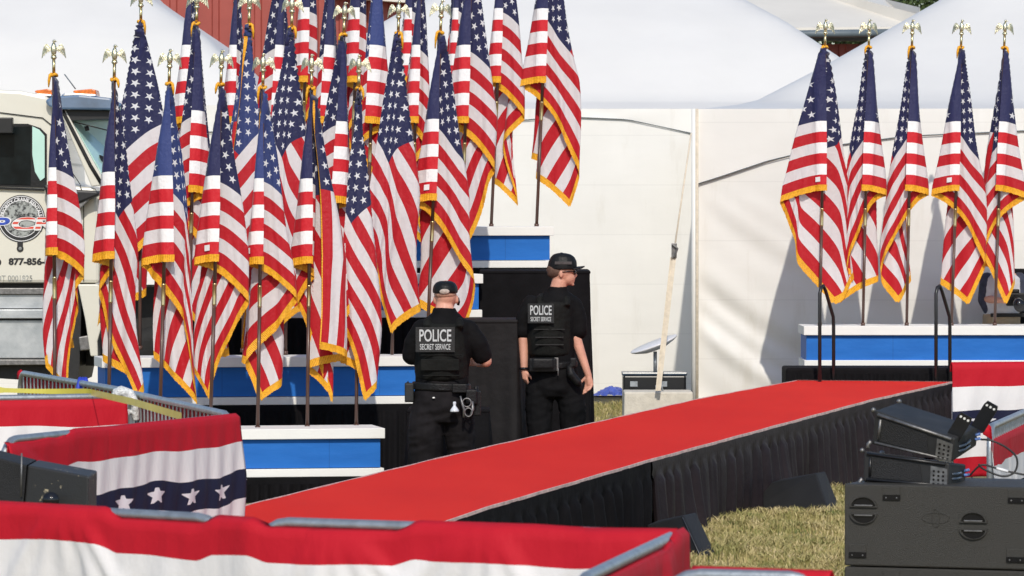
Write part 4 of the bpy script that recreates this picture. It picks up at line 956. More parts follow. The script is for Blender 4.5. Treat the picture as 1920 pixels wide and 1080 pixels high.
m = MB(); m.hexa(P(-170, 1060, 21.7)-o-Vector((0, 0, .0)), (.9, -.3, 0), (.1, .6, 0), (0, 0, .0)) if False else m.box((-.0-.0, .25, .31), (.75, .5, .61)); 
t2 = empty('flight_case', (P(0, 0, 21.5).x+.0, 21.6, 0)); tag(t2, 'black flight case carrying the worn loudspeaker, hidden low behind the front bunting', 'case'); m.build('body', M['black_metal'], t2, .01)

t = empty('wrapped_rail_joint', at_top(232, 741)+Vector((0, -.06, BH-.02))); tag(t, 'silvery plastic wrap bunched round the joint of the left barricades', 'plastic wrap')
m = MB(); rr_ = random.Random(5)
m.tube([(-.05, 0, .03), (-.01, -.01, .045), (.04, 0, .03), (.07, -.01, -.02), (.075, 0, -.12)], [.026, .034, .03, .026, .02], 12)
m.tube([(-.05, 0, .03), (-.045, -.01, -.05), (-.02, -.01, -.12)], [.024, .028, .02], 12)
for _ in range(9): m.ell((rr_.uniform(-.05, .06), rr_.uniform(-.02, .01), rr_.uniform(-.08, .04)), (rr_.uniform(.012, .03),)*3, 8, 6)
organic(m, 'wrap', plain('plastic_wrap', (.62, .63, .62), .25, vary=.35, scale=40, bump=1, bscale=60), t, .006, 1)
# ------------------------------------------------------------------ crane truck
YT = 43.6; sT = F/YT
t = empty('crane_truck', P(60, 0, YT)); t.location.z = 0; tag(t, 'cream crane truck parked behind the flags, amber lights on its roof', 'truck'); o = t.location.copy(); truck = t
def tp(x, y, d=0): return P(x, y, YT)-o+Vector((0, d, 0))
def side(m, pts, d0, d1):      # outline in photo pixels on the truck's side plane, extruded in depth
    m.prism([tp(x, y, d0) for x, y in pts], (0, d1-d0, 0))
W = 2.3
m = MB(); side(m, [(-170, 174), (-40, 166), (40, 170), (88, 180), (100, 196), (112, 204), (118, 345), (150, 350), (180, 352), (186, 420), (186, 531), (0, 531), (-170, 531)], 0, W)
body = m.build('cab', M['truck'], t, .03)
m = MB(); side(m, [(178, 356), (300, 372), (392, 400), (404, 470), (404, 560), (330, 552), (318, 520), (290, 505), (252, 508), (225, 530), (214, 570), (190, 560), (182, 430)], .06, W-.06); m.build('hood', M['truck'], t, .04)
m = MB(); side(m, [(146, 533), (185, 533), (205, 560), (183, 640), (184, 668), (170, 668), (160, 600)], -.02, .4); m.build('fender_flare', M['truck'], t, .01)
# A pillar and windshield, facing forward and slightly to the viewer
m = MB(); a = [tp(112, 206, -.03), tp(122, 204, -.03), tp(200, 347, -.03), tp(172, 350, -.03)]
m.prism(a, (0, .10, 0)); m.build('door_pillar', M['truck'], t, .01)
m = MB(); q = [tp(124, 212, .06), tp(232, 214, 1.2), tp(242, 335, 1.2), tp(196, 338, .06)]; m.add(q, [(0, 1, 2, 3)]); gl = m.build('windshield', M['glass_sky'], t); sl_ = gl.modifiers.new('t', 'SOLIDIFY'); sl_.thickness = .01
m = MB(); m.tube([tp(117, 206, -.035), tp(170, 310, -.035), tp(192, 346, -.035)], .016, 8); m.tube([tp(124, 209, .03), tp(232, 211, 1.17)], .02, 8); m.tube([tp(192, 342, .03), tp(242, 339, 1.17)], .025, 8); m.build('windshield_seal', M['rubber'], gl)
m = MB(); m.ell(tp(178, 300, .3), (.07, .04, .05), 12, 8); m.tube([tp(165, 322, .25), tp(178, 302, .28), tp(186, 296, .3)], [.03, .05, .03], 8); m.build('dashboard_mirror', M['ink'], gl)
m = MB(); m.tube([tp(160, 236, .1), tp(162, 245, .1)], .02, 8); m.tube([tp(128, 226, .04), tp(200, 244, .04)], .006, 6); m.build('wiper', M['ink'], gl)
m = MB(); side(m, [(86, 189), (100, 181), (150, 178), (208, 184), (232, 196), (222, 207), (112, 206), (92, 200)], -.10, 1.5); m.build('sun_visor', M['visor'], t, .02)
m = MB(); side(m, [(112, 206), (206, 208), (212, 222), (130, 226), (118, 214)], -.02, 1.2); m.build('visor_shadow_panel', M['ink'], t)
# side window and its frame
m = MB(); side(m, [(-170, 238), (0, 232), (52, 232), (76, 240), (88, 252), (88, 345), (84, 352), (-170, 345)], -.012, .02); m.build('window_seal', M['rubber'], t)
m = MB(); side(m, [(-170, 244), (58, 237), (58, 347), (-170, 341)], -.018, .03); m.build('side_window', M['glass'], t)
m = MB(); side(m, [(61, 237), (74, 243), (84, 255), (84, 333), (76, 339), (66, 322), (61, 290)], -.020, .03); m.build('quarter_window', M['glass_sky'], t)
m = MB(); side(m, [(-170, 344), (84, 354), (84, 358), (-170, 349)], -.03, .02); m.build('window_sill', M['rubber'], t)
m = MB(); m.tube([tp(-170, 214, -.01), tp(0, 211, -.01), tp(80, 221, -.01), tp(96, 234, -.01)], .005, 6); m.tube([tp(98, 240, -.01), tp(120, 300, -.01), tp(150, 345, -.01), tp(157, 370, -.01), tp(157, 528, -.01)], .004, 6); m.build('door_seam', M['rubber'], t)
m = MB(); m.box(tp(8, 236, -.22), (.20, .10, .14)); m.tube([tp(-30, 215, -.1), tp(-5, 222, -.2)], .02, 8); m.build('wide_mirror', M['black_metal'], t, .03)
m = MB(); side(m, [(84, 346), (150, 356), (186, 358), (190, 366), (150, 382), (118, 376), (92, 372)], -.16, .0); m.build('mirror_arm', M['ink'], t, .02)
m = MB(); side(m, [(138, 388), (165, 368), (168, 376), (146, 398)], -.14, -.06); m.build('mirror_bracket', M['alu'], t, .005)
# roof lights
for (x0, x1, lab) in ((40, 97, 0), (112, 180, 1)):
    m = MB(); side(m, [(x0, 178), (x0+8, 174), (x1-2, 176), (x1, 180), (x0+8, 182)], .1, .5); lb = m.build('roof_light', M['chrome'], t, .01)
    m = MB(); side(m, [(x0+22, 172), (x0+24, 169), (x1-10, 166), (x1-3, 168), (x1-1, 178), (x0+36, 178)], .12, .48); m.build('amber_lens', M['amber'], lb, .012)
m = MB(); m.tube([tp(138, 166, .2), tp(117, 138, .2)], .006, 6); m.build('antenna', M['gutter'], t)
# lower body: step boxes of bright metal
m = MB(); side(m, [(-170, 540), (90, 540), (90, 552), (-170, 552)], -.04, .5); m.build('step_edge', M['alu'], t, .006)
m = MB(); side(m, [(-170, 553), (88, 553), (88, 578), (-170, 578)], -.01, .5); m.build('step', M['tread'], t)
m = MB(); side(m, [(-170, 580), (88, 580), (88, 597), (-170, 597)], -.06, .5); m.build('step_tread', M['tread'], t, .006)
m = MB(); side(m, [(-170, 600), (92, 600), (92, 672), (-170, 672)], -.01, .5); m.build('tool_box', M['tread'], t, .008)
m = MB(); side(m, [(-170, 674), (93, 674), (92, 684), (-170, 686)], -.03, .5); m.build('box_edge', M['alu'], t, .006)
m = MB(); side(m, [(-170, 532), (146, 532), (150, 560), (146, 690), (140, 720), (-170, 700)], .15, 1.8); side(m, [(150, 690), (420, 690), (420, 540), (150, 540)], .6, 1.8); m.build('chassis', M['ink'], t)
m = MB(); side(m, [(147, 632), (170, 628), (172, 656), (150, 658)], .0, .3); m.build('bracket_box', M['alu'], t, .01)
for xc in (305,):
    zc = .56; c = tp(xc, 0, .12); c.z = zc; R = .56
    m = MB(); ring = []
    for (rr, yy) in ((.30, .0), (.44, -.03), (.50, -.02), (.55, .02), (.56, .06), (.56, .28), (.50, .32)): ring.append([(c.x+rr*math.cos(k), c.y+yy, c.z+rr*math.sin(k)) for k in np.linspace(0, 6.2832, 49)])
    m.grid(ring); tyre = m.build('wheel', M['rubber'], t)
    m = MB(); ring = [[(c.x+rr*math.cos(k), c.y+yy, c.z+rr*math.sin(k)) for k in np.linspace(0, 6.2832, 49)] for rr, yy in ((.30, .0), (.28, .06), (.12, .10), (.11, .02), (.0, .02))]; m.grid(ring); m.build('rim', M['alu'], tyre)
    text_obj('CONTI', 'tyre_lettering', M['alu'], tyre, .085, Matrix.Translation((c.x, c.y-.034, c.z)) @ Matrix.Rotation(math.radians(90), 4, 'X'), arc=(.42, math.radians(165)))
# door decals
dc = tp(40, 410, -.006)
lg = empty('tmp'); 
def decal(m, name, mat, parent=truck): return m.build(name, mat, parent)
def disc(r0, r1, d, cx=0, cy=0, n_=48, sq=1.0):
    ring = [[(dc.x+cx+rr*math.cos(k), dc.y+d, dc.z+cy+rr*sq*math.sin(k)) for k in np.linspace(0, 2*math.pi, n_+1)] for rr in (r0, r1)]
    m = MB(); m.grid(ring); return m
bpy.data.objects.remove(lg); R_o = .208
logo = disc(0.0001, R_o, 0).build('door_emblem', M['ink'], truck)
disc(R_o*.93, R_o*.96, -.001).build('ring', M['decal_white'], logo); disc(R_o*.76, R_o*.79, -.001).build('ring', M['decal_white'], logo)
globe = NT('speckled_globe'); n_ = globe.noise(9, 5, rough=.8); n2 = globe.noise(60, 2)
globe.col(globe.ramp(globe.math('ADD', globe.math('MULTIPLY', n_, .8), globe.math('MULTIPLY', n2, .25)), [(.45, (.02, .02, .022)), (.55, (.38, .40, .38))])); disc(0.0001, R_o*.74, -.0015).build('globe', globe.m, logo)
m = MB(); m.box((dc.x-.01, dc.y-.0, dc.z-.222), (.05, .002, .045)); m.build('hook_shank', M['ink'], logo)
disc(.014, .030, -.002, -.01, -.262).build('hook_ring', M['ink'], logo); disc(.0001, .014, -.002, -.01, -.262).build('hook_eye', M['decal_grey'], logo)
MR = Matrix.Rotation(math.radians(90), 4, 'X')
text_obj('PRIORITY CRANE RENTALS', 'ring_lettering', M['decal_white'], logo, .044, Matrix.Translation((dc.x, dc.y-.003, dc.z)) @ MR, arc=(R_o*.86-.010, math.radians(90)), xscale=.92, off=.0012)
def slanted(txt, x, y, size, mat, d, parent, name, xs=1.0, off=0):
    sh = Matrix.Identity(4); sh[0][1] = .22
    return text_obj(txt, name, mat, parent, size, Matrix.Translation(tp(x, y, d)) @ MR @ sh, xscale=xs, off=off)
slanted('P', 2, 421, .15, M['decal_white'], -.010, logo, 'big_letter', 1.8, .011); slanted('P', 2, 421, .15, M['decal_blue'], -.0125, logo, 'big_letter', 1.8, .004)
slanted('CR', 62, 421, .15, M['ink'], -.0085, logo, 'big_letters', 1.9, .013); slanted('CR', 62, 421, .15, M['decal_white'], -.0105, logo, 'big_letters', 1.9, .009)
stripes = NT('striped_letters'); sp = stripes.n('ShaderNodeSeparateXYZ'); tc = stripes.n('ShaderNodeTexCoord'); stripes.t.links.new(tc.outputs['Object'], sp.inputs[0])
k_ = stripes.math('GREATER_THAN', stripes.math('SINE', stripes.math('MULTIPLY', sp.outputs[2], 150.0)), 0.1); stripes.col(stripes.mix(k_, (.78, .76, .74), (.66, .07, .04)))
slanted('CR', 62, 421, .15, stripes.m, -.0125, logo, 'big_letters', 1.9, .005)
text_obj('877-856-9100', 'phone_number', M['ink'], truck, .078, Matrix.Translation(tp(14+55, 491, -.004)) @ MR, xscale=1.12, off=.0035)
text_obj('US DOT 0001825', 'registration_lettering', M['decal_grey'], truck, .068, Matrix.Translation(tp(12, 522, -.004)) @ MR, xscale=.92)
disc(.0, .035, 0, 0, 0).build('door_lock', M['ink'], truck).location = tp(-5, 492, -.003)-dc
# ------------------------------------------------------------------ people
def person_frame(s, Y0):
    def J(x, y, d=0): return Vector(((x-960)/s, Y0+d, H-(y-YH)/s))
    return J
def cap_(m, p, q, r0, r1):      # tapered capsule
    m.tube([p, q], [r0, r1], 12); m.ell(p, (r0*.985,)*3, 12, 8); m.ell(q, (r1*.985,)*3, 12, 8)
def chain(m, pts, rs_):
    for i in range(len(pts)-1): cap_(m, pts[i], pts[i+1], rs_[i], rs_[i+1])
def hand(m, wrist, down, side_, fwd, sc_=1.0, curl=.5):
    """down: towards the fingertips; side_: towards the thumb; fwd: palm normal (fingers curl this way)"""
    down, side_, fwd = down.normalized(), side_.normalized(), fwd.normalized()
    c = wrist+down*.045*sc_
    m.tube([wrist-down*.01, wrist+down*.02*sc_, c+down*.03*sc_], [.024*sc_, .026*sc_, .022*sc_], 10)
    for k in range(4):
        b = wrist+down*(.078-.004*abs(k-1))*sc_+side_*(.028-.018*k)*sc_
        cap_(m, wrist+down*.03*sc_+side_*(.018-.012*k)*sc_, b, .0125*sc_, .0105*sc_)
        L = (.040, .046, .043, .034)[k]*sc_; d1 = (down+fwd*curl*(.6+.12*k)).normalized(); d2 = (down+fwd*curl*(1.5+.2*k)).normalized(); d3 = (down*.5+fwd*curl*2.2).normalized()
        p1 = b+d1*L; p2 = p1+d2*L*.62; p3 = p2+d3*L*.45
        chain(m, [b, p1, p2, p3], [.0100*sc_, .0090*sc_, .0082*sc_, .0068*sc_])
    tb = wrist+down*.022*sc_+side_*.026*sc_+fwd*.006; d1 = (down*.8+side_*.65+fwd*.35).normalized(); d2 = (down+side_*.1+fwd*.6).normalized()
    chain(m, [tb, tb+d1*.034*sc_, tb+d1*.034*sc_+d2*.03*sc_], [.0135*sc_, .0110*sc_, .0085*sc_])

# ---- officer on the right, head turned to profile
J = person_frame(245, 38.0); Y0 = 38.0; s_ = 245
root = empty('person', (J(1040, 0).x, Y0, 0)); base = root.location.copy()
tag(root, 'officer with both bare arms down, face turned right under a black cap', 'person')
def L(x, y, d=0): return J(x, y, d)-base
def sec(x, y, rx, ry, d=0): p = L(x, y, d); return (p.x, p.y, p.z, rx, ry)
m = MB()
m.ell(L(1054, 506, .0), (.094, .074, .105)); m.ell(L(1063, 520, 0), (.066, .056, .062)); m.ell(L(1068, 529, 0), (.036, .034, .026)); m.ell(L(1060, 526, 0), (.055, .048, .036))
m.tube([L(1074, 507, 0), L(1081, 517, 0), L(1077, 521, 0)], [.010, .0125, .008], 8); m.ell(L(1072, 507, 0), (.026, .05, .014)); m.ell(L(1076, 524.5, 0), (.010, .020, .006)); m.ell(L(1075.5, 528, 0), (.010, .018, .006)); m.ell(L(1074, 534, 0), (.014, .018, .010))
m.ell(L(1052, 514, -.074), (.016, .012, .028)); m.ell(L(1052, 514, .074), (.016, .012, .028))
cap_(m, L(1050, 526), L(1043, 556), .060, .066)
m.loft([sec(1042, 548, .07, .06), sec(1040, 560, .12, .08), sec(1036, 574, .155, .10), sec(1034, 610, .17, .115), sec(1034, 650, .15, .11), sec(1036, 690, .16, .12), sec(1038, 725, .16, .12), sec(1038, 742, .12, .10)])
chain(m, [L(998, 572), L(981, 628, .0), L(983, 692, -.03)], [.040, .042, .028]); chain(m, [L(1074, 576), L(1079, 632, -.01), L(1103, 703, -.03)], [.040, .044, .027])
hand(m, L(983, 694, -.03), Vector((.10, -.0, -1)), Vector((.35, -.6, 0)), Vector((.7, .2, 0)), .98, .75)
hand(m, L(1104, 704, -.03), Vector((.05, -.02, -1)), Vector((-.75, .25, 0)), Vector((-.8, -.5, 0)), .98, .65)
chain(m, [L(1015, 725), L(1014, 815, -.02), L(1012, 895, .02)], [.085, .06, .045]); chain(m, [L(1062, 725), L(1070, 815, .0), L(1072, 895, .05)], [.085, .06, .045])
chain(m, [L(1012, 905, .03), L(1010, 910, .16)], [.04, .03]); chain(m, [L(1072, 905, .05), L(1080, 910, .2)], [.04, .03])
organic(m, 'body', M['skin'], root, .0062, 5)
m = MB(); m.ell(L(1045, 506, 0), (.084, .080, .072)); m.ell(L(1040, 511, 0), (.060, .064, .048)); organic(m, 'hair', M['hair'], root, .007, 3)
m = MB(); m.loft([sec(1054, 505.5, .113, .091), sec(1054.5, 498, .113, .092), sec(1055, 490, .108, .089), sec(1055, 482, .092, .078), sec(1054, 477, .068, .060), sec(1053, 474.5, .030, .028)]); m.ell(L(1053, 474.3), (.010, .010, .006)); cap_ob = organic(m, 'cap', M['gear'], root, .006, 4)
m = MB(); G = []
for i in range(13):
    a = -1+2*i/12; r = []
    for j in range(8): q = j/7; p = L(1074+22.5*q*math.sqrt(max(0, 1-.45*a*a*q)), 501.5-2*q+3.2*a*a, a*.078*(1-.22*q)); r.append(p)
    G.append(r)
m.grid(G); br = m.build('cap_brim', M['gear'], cap_ob); so = br.modifiers.new('t', 'SOLIDIFY'); so.thickness = .008; so.offset = 0
m = MB(); m.box(L(1056, 493, -.093), (.13, .004, .022)); m.build('cap_band', plain('cap_mesh', (.05, .042, .042), .6, vary=.3, scale=40), cap_ob, .001)
m = MB(); m.tube([L(1054, 510, -.079), L(1066, 509, -.070), L(1077, 509, -.045)], .0042, 6); m.ell(L(1078, 511, -.028), (.010, .026, .018)); m.ell(L(1078, 511, .028), (.010, .026, .018)); m.build('sunglasses', M['lens'], root)
# shirt, vest
m = MB(); m.loft([sec(1046, 538, .072, .070), sec(1045, 546, .082, .078), sec(1043, 553, .125, .095), sec(1038, 561, .185, .12), sec(1036, 578, .200, .13), sec(1034, 620, .185, .135), sec(1035, 660, .17, .130), sec(1036, 684, .172, .135), sec(1036, 690, .165, .13)])
chain(m, [L(996, 570), L(984, 594), L(981, 622)], [.068, .069, .066]); chain(m, [L(1075, 572), L(1083, 596), L(1084, 620)], [.068, .072, .072])
shirt = organic(m, 'shirt', M['uniform'], root, .009, 5, disp=(0.006, 3))
m = MB(); m.loft([sec(1036, 566, .150, .148), sec(1034, 574, .172, .158), sec(1032, 600, .180, .166), sec(1031, 640, .178, .168), sec(1032, 664, .172, .158), sec(1032, 668, .15, .14)])
for (xa, xb) in ((1016, 1012), (1058, 1062)): m.tube([L(xa+2, 560, .06), L(xa, 557, -.02), L(xb, 561, -.09), L(xb, 574, -.125)], [.030, .030, .030, .030], 10)
vest = organic(m, 'vest', M['vest'], root, .009, 4, disp=(0.004, 1))
m = MB()
for yy in (632, 646): m.box(L(1030, yy, -.164), (.22, .012, .010))
m.box(L(1030, 617, -.162), (.24, .012, .008)); m.build('webbing_rows', M['gear'], vest, .003)
def badge(root_, x, y, d, yaw_, w_, h_, s1, s2, L_):
    c = L_(x, y, d); Mx = Matrix.Translation(c) @ Matrix.Rotation(yaw_, 4, 'Z') @ Matrix.Rotation(math.radians(90), 4, 'X')
    m = MB(); m.box((0, 0, 0), (w_, h_, .006)); m.v = [tuple(Mx @ Vector(v)) for v in m.v]; p_ = m.build('patch', M['patch'], root_, .0015)
    T = lambda x, y: Mx @ Matrix.Translation((x, y, .0036))
    text_obj('POLICE', 'lettering', M['letter'], p_, s1, T(0, h_*.14), xscale=(w_*.90)/(s1*3.55), off=.0016)
    text_obj('SECRET SERVICE', 'lettering', M['letter'], p_, s2, T(0, -h_*.30), xscale=(w_*.90)/(s2*8.35), off=.0005)
    return p_
badge(root, 1014, 587, -.176, math.radians(-12), .205, .150, .100, .046, L)
# trousers, belt, pouches, holster, bracelet
m = MB(); m.loft([sec(1037, 676, .165, .135), sec(1038, 700, .190, .150), sec(1040, 730, .197, .155), sec(1040, 745, .17, .13)])
chain(m, [L(1014, 728, -.01), L(1010, 770, -.01), L(1013, 815, -.03), L(1012, 860, .0), L(1012, 900, .03)], [.112, .104, .092, .085, .080]); chain(m, [L(1066, 728, -.01), L(1074, 770, -.01), L(1073, 815, .0), L(1073, 860, .03), L(1073, 900, .06)], [.112, .104, .090, .082, .078])
organic(m, 'trousers', M['uniform'], root, .010, 5, disp=(0.009, 9))
m = MB(); ring = [(L(1037, 686).x+.178*math.cos(a), .148*math.sin(a), L(1037, 686).z+.012*math.cos(a)) for a in np.linspace(0, 6.283, 33)[:-1]]
for dz in (-.016, 0, .016): m.tube([(x, y, z+dz) for x, y, z in ring], .0115, 8, closed=True)
belt = organic(m, 'belt', M['gear'], root, .007, 3)
m = MB(); m.box(L(1018, 683, -.175), (.21, .07, .105)); m.box(L(1018, 680, -.212), (.15, .02, .08)); organic(m, 'waist_pouch', M['gear'], root, .008, 4)
m = MB(); m.box(L(1043, 682, -.165), (.03, .05, .10)); m.tube([L(1046, 690, -.19), L(1046, 703, -.195)], [.007, .003], 6); m.build('clip', M['alu'], belt, .003)
m = MB(); m.tube([L(1067, 684, -.165), L(1070, 700, -.175), L(1083, 716, -.165), L(1088, 722, -.15)], [.026, .034, .032, .020], 10); m.box(L(1074, 678, -.17), (.05, .05, .07)); organic(m, 'holster', M['gear'], root, .007, 3)
m = MB(); m.tube([(L(983, 691).x+.032*math.cos(a), -.03+.032*math.sin(a), L(983, 691).z) for a in np.linspace(0, 6.283, 17)[:-1]], .010, 8, closed=True); m.build('wristband', M['lens'], root)
m = MB()
for xx, dd in ((1012, .06), (1073, .10)): m.ell(L(xx, 906, dd+.0), (.052, .13, .05))
organic(m, 'boots', M['gear'], root, .010, 3)

# ---- officer on the left, seen from behind
J = person_frame(266, 34.9); root = empty('person', (J(830, 0).x, 34.9, 0)); base = root.location.copy()
tag(root, 'officer in black seen from behind with back turned, head bowed, equipment hanging from the belt', 'person')
m = MB()
m.ell(L(836, 553, .02), (.076, .095, .105)); m.ell(L(836, 566, .03), (.066, .075, .07)); m.ell(L(836, 572, .09), (.05, .03, .04)); m.tube([L(836, 566, .115), L(836, 572, .13)], [.010, .013], 8)
for sx in (-1, 1): m.ell(L(836+sx*21, 562, .02), (.012, .018, .030))
cap_(m, L(834, 570, .0), L(833, 592, -.02), .062, .070); m.ell(L(834, 577, -.035), (.066, .035, .04))
m.loft([sec(834, 592, .08, .07), sec(834, 602, .16, .10), sec(832, 616, .19, .12), sec(830, 660, .185, .13), sec(828, 700, .175, .13), sec(828, 740, .175, .13), sec(828, 775, .17, .13)])
chain(m, [L(794, 620), L(771, 664, .03), L(782, 672, .28)], [.042, .045, .03]); chain(m, [L(878, 622), L(911, 677, .04), L(896, 682, .28)], [.042, .044, .03])
hand(m, L(784, 672, .28), Vector((.3, 1, .1)), Vector((.3, -.1, 1)), Vector((1, 0, -.2)), .98, .8); hand(m, L(896, 682, .28), Vector((-.3, 1, .1)), Vector((-.3, -.1, 1)), Vector((-1, 0, -.2)), .98, .8)
chain(m, [L(802, 770), L(798, 855, .02), L(800, 940, -.12)], [.09, .065, .048]); chain(m, [L(854, 770), L(862, 860, .06), L(866, 948, .06)], [.09, .065, .048])
chain(m, [L(800, 952, -.12), L(800, 958, .02)], [.04, .03]); chain(m, [L(866, 955, .06), L(868, 958, .2)], [.04, .03])
organic(m, 'body', M['skin'], root, .0062, 5)
m = MB(); m.loft([sec(835, 549.5, .088, .108, .02), sec(835, 543, .090, .110, .02), sec(835, 536, .084, .104, .02), sec(835, 530, .068, .085, .02), sec(835, 526.5, .040, .05, .02)]); cap_ob = organic(m, 'cap', M['gear'], root, .006, 4)
m = MB(); G = []
for i in range(11):
    a = -1+2*i/10; G.append([L(835+a*19*(1-.2*(j/5)), 546+3*a*a+j*1.2, .11+.075*j/5*math.sqrt(1-.4*a*a)) for j in range(6)])
m.grid(G); br = m.build('cap_brim', M['gear'], cap_ob); so = br.modifiers.new('t', 'SOLIDIFY'); so.thickness = .008
m = MB(); m.ell(L(834, 546, -.087), (.036, .010, .019)); m.build('cap_strap_opening', plain('scalp', (.40, .33, .28), .6, vary=.4, scale=60), cap_ob)
m = MB(); m.ell(L(835, 552, .015), (.080, .100, .040)); organic(m, 'hair', plain('cropped_hair', (.42, .22, .15), .6, vary=.25, scale=60), root, .006, 2)
m = MB(); m.tube([L(859, 558, .03), L(860, 566, .035), L(859, 572, .04)], [.008, .011, .009], 8); m.build('earpiece', M['lens'], root)
m = MB(); m.loft([sec(834, 577, .077, .080), sec(834, 587, .094, .092), sec(834, 594, .125, .10), sec(833, 603, .185, .125), sec(832, 620, .205, .140), sec(830, 660, .200, .145), sec(829, 700, .185, .140), sec(828, 722, .19, .14), sec(828, 728, .18, .13)])
chain(m, [L(792, 617), L(778, 642, .01), L(772, 666, .03)], [.074, .074, .068]); chain(m, [L(878, 620), L(894, 645, .01), L(903, 664, .03)], [.076, .078, .072])
chain(m, [L(772, 664, .03), L(776, 668, .12)], [.066, .055])
organic(m, 'shirt', M['uniform'], root, .009, 5, disp=(0.006, 8))
m = MB(); m.loft([sec(832, 606, .15, .150), sec(830, 616, .180, .165), sec(829, 650, .192, .180), sec(828, 690, .190, .178), sec(828, 708, .182, .165), sec(828, 714, .15, .14)])
for (xa, xb) in ((808, 802), (858, 862)): m.tube([L(xa, 600, .06), L(xa, 599, -.03), L(xb, 604, -.10), L(xb, 614, -.14)], [.030, .030, .030, .030], 10)
vest = organic(m, 'vest', M['vest'], root, .009, 4, disp=(0.004, 6))
m = MB(); m.box(L(826, 682, -.176), (.27, .02, .08)); m.box(L(828, 664, -.178), (.29, .010, .008)); m.box(L(828, 702, -.172), (.26, .010, .008)); m.build('back_pocket', M['vest'], vest, .006)
badge(root, 817, 635, -.190, math.radians(-3), .275, .175, .118, .056, L)
m = MB(); m.loft([sec(828, 712, .175, .14), sec(828, 735, .195, .155), sec(828, 765, .203, .165), sec(829, 790, .18, .14)])
chain(m, [L(802, 775, -.02), L(798, 810, -.03), L(800, 855, .0), L(802, 900, -.06), L(800, 948, -.12)], [.125, .125, .116, .095, .085]); chain(m, [L(856, 775, .0), L(862, 815, .03), L(864, 860, .05), L(866, 950, .06)], [.118, .108, .095, .08])
organic(m, 'trousers', M['trouser'], root, .010, 5, disp=(0.009, 14))
m = MB(); ring = [(L(828, 724).x+.198*math.cos(a), .158*math.sin(a), L(828, 724).z-.008*math.cos(a)) for a in np.linspace(0, 6.283, 33)[:-1]]
for dz in (-.018, 0, .018): m.tube([(x, y, z+dz) for x, y, z in ring], .0115, 8, closed=True)
belt = organic(m, 'belt', M['gear'], root, .007, 3)
m = MB(); m.box(L(768, 735, -.03), (.065, .07, .135)); m.tube([L(766, 724, -.03), L(765, 713, -.03)], [.010, .005], 8); organic(m, 'radio_pouch', M['patch'], root, .006, 3)
m = MB(); m.ell(L(814, 743.5, -.172), (.010, .006, .006)); m.build('belt_stud', M['white'], belt)
m = MB(); ps = [(.002, .0), (.010, .003), (.012, -.010), (.009, -.022), (.012, -.03), (.026, -.048), (.032, -.062), (.030, -.068), (.0, -.068)]
c = L(853, 751, -.205); ring = [[(c.x+r*math.cos(k), c.y+r*math.sin(k), c.z+z) for k in np.linspace(0, 6.283, 19)] for r, z in ps]; m.grid(ring); m.build('hanging_bottle', M['plastic'], root)
m = MB()
m.tube([L(864, 740, -.19), L(867, 752, -.2), L(871, 765, -.2), L(870, 780, -.2)], [.006, .009, .010, .008], 8); m.tube([L(886, 750, -.18), L(887, 765, -.19), L(882, 778, -.19)], [.009, .011, .007], 8)
m.tube([(L(876, 752).x+.03*math.cos(a), -.2, L(876, 752).z+.03*math.sin(a)) for a in np.linspace(0, 6.283, 17)[:-1]], .005, 6, closed=True); m.tube([(L(879, 770).x+.026*math.cos(a), -.2, L(879, 770).z+.03*math.sin(a)) for a in np.linspace(0, 6.283, 17)[:-1]], .005, 6, closed=True); m.build('handcuffs_and_keys', M['alu'], belt)
m = MB(); m.box(L(884, 742, -.12), (.075, .10, .10)); m.box(L(895, 755, -.06), (.05, .09, .17)); m.tube([L(893, 735, -.08), L(893, 722, -.08)], [.02, .016], 8); organic(m, 'holster', M['gear'], root, .007, 3)
m = MB(); m.box(L(862, 726, -.165), (.10, .03, .06)); m.build('belt_pouch', M['gear'], belt, .006)
m = MB(); m.ell(L(800, 958, -.06), (.052, .13, .05)); m.ell(L(867, 958, .12), (.052, .13, .05)); organic(m, 'boots', M['gear'], root, .010, 3)

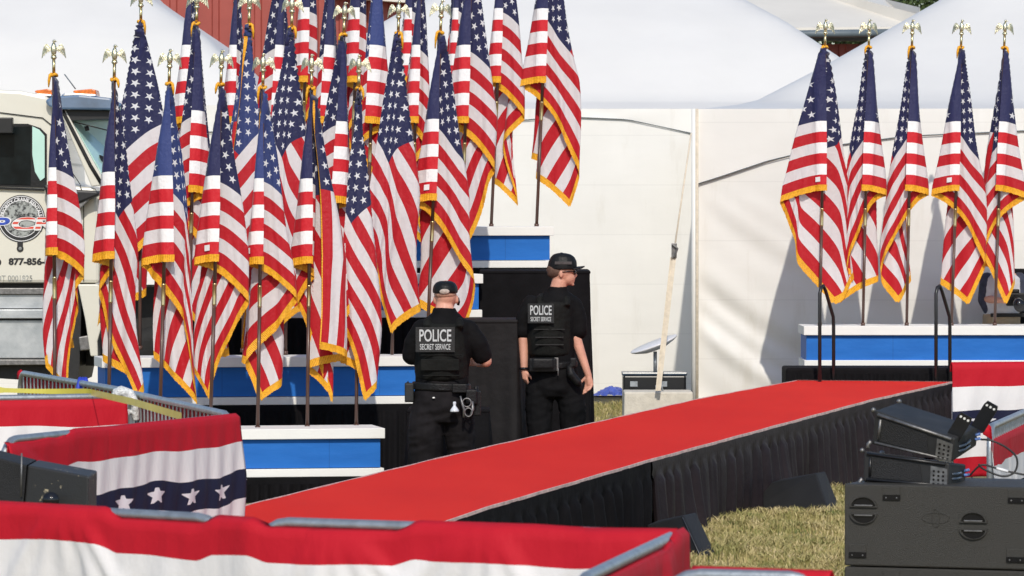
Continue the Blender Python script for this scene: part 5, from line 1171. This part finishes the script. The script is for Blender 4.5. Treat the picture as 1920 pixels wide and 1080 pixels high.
# ---- photographer behind the right riser
J = person_frame(202, 46.0); root = empty('person', (J(1878, 0).x, 46.0, 0)); base = root.location.copy()
tag(root, 'person with dark sleeves holding a camera behind the flag at the right edge', 'person')
m = MB(); m.ell(L(1880, 482), (.075, .095, .11)); cap_(m, L(1880, 495), L(1880, 515), .06, .065)
m.loft([sec(1880, 508, .08, .07), sec(1880, 520, .17, .1), sec(1878, 560, .17, .12), sec(1876, 610, .15, .11), sec(1876, 650, .16, .12)])
chain(m, [L(1848, 522), L(1846, 560, .0), L(1868, 562, -.22)], [.055, .045, .03]); chain(m, [L(1912, 522), L(1918, 565, .0), L(1898, 552, -.25)], [.055, .045, .03])
hand(m, L(1870, 562, -.23), Vector((.8, -.6, 0)), Vector((0, -.1, 1)), Vector((0, -1, 0)), 1, .5); hand(m, L(1898, 554, -.25), Vector((-.8, -.6, 0)), Vector((0, -.1, 1)), Vector((0, -1, 0)), 1, .5)
chain(m, [L(1860, 640), L(1860, 730), L(1860, 815)], [.09, .065, .045]); chain(m, [L(1894, 640), L(1894, 730), L(1894, 815)], [.09, .065, .045])
organic(m, 'body', M['skin'], root, .008, 4)
m = MB(); m.loft([sec(1880, 512, .10, .09), sec(1880, 522, .18, .12), sec(1878, 560, .185, .135), sec(1877, 592, .165, .125)]); organic(m, 'shirt', M['shirt'], root, .010, 4, disp=(0.006, 13))
m = MB(); chain(m, [L(1850, 524), L(1846, 562), L(1852, 580, -.03)], [.07, .068, .055]); chain(m, [L(1910, 524), L(1917, 566), L(1914, 575, -.05)], [.07, .066, .055]); organic(m, 'sleeves', plain('navy_sleeve', (.03, .035, .06), .8, vary=.4, scale=20), root, .010, 4)
m = MB(); m.loft([sec(1877, 588, .17, .13), sec(1877, 640, .185, .14), sec(1877, 650, .15, .12)]); chain(m, [L(1860, 640), L(1860, 730), L(1860, 810)], [.10, .085, .07]); chain(m, [L(1894, 640), L(1894, 730), L(1894, 810)], [.10, .085, .07]); organic(m, 'trousers', M['khaki'], root, .012, 3, disp=(0.009, 19))
m = MB(); m.ell(L(1880, 478, .01), (.082, .100, .10)); organic(m, 'hair', M['hair'], root, .01, 2)
m = MB(); m.box(L(1888, 590, -.145), (.34, .012, .035)); m.build('belt', M['gear'], root, .003)
c = J(1893, 560, -.30); t = empty('camera', c); tag(t, 'black camera with long lens held by the person behind the right-edge flag', 'camera')
m = MB(); m.box((.02, 0, 0), (.17, .10, .12)); m.box((.02, 0, .075), (.07, .08, .04)); m.build('camera_body', M['gear'], t, .012)
m = MB(); m.tube([(.02, -.04, 0), (.03, -.14, -.03), (.04, -.22, -.06)], [.045, .05, .055], 16); m.build('lens', M['lens'], t)
t = empty('equipment_bag', J(1925, 0, .25)); t.location.z = 0; tag(t, 'tall black equipment case at the right edge behind the photographer', 'case')
m = MB(); m.box((.1, .2, .79), (.55, .5, 1.58)); m.build('case_body', M['black_cloth'], t, .03)
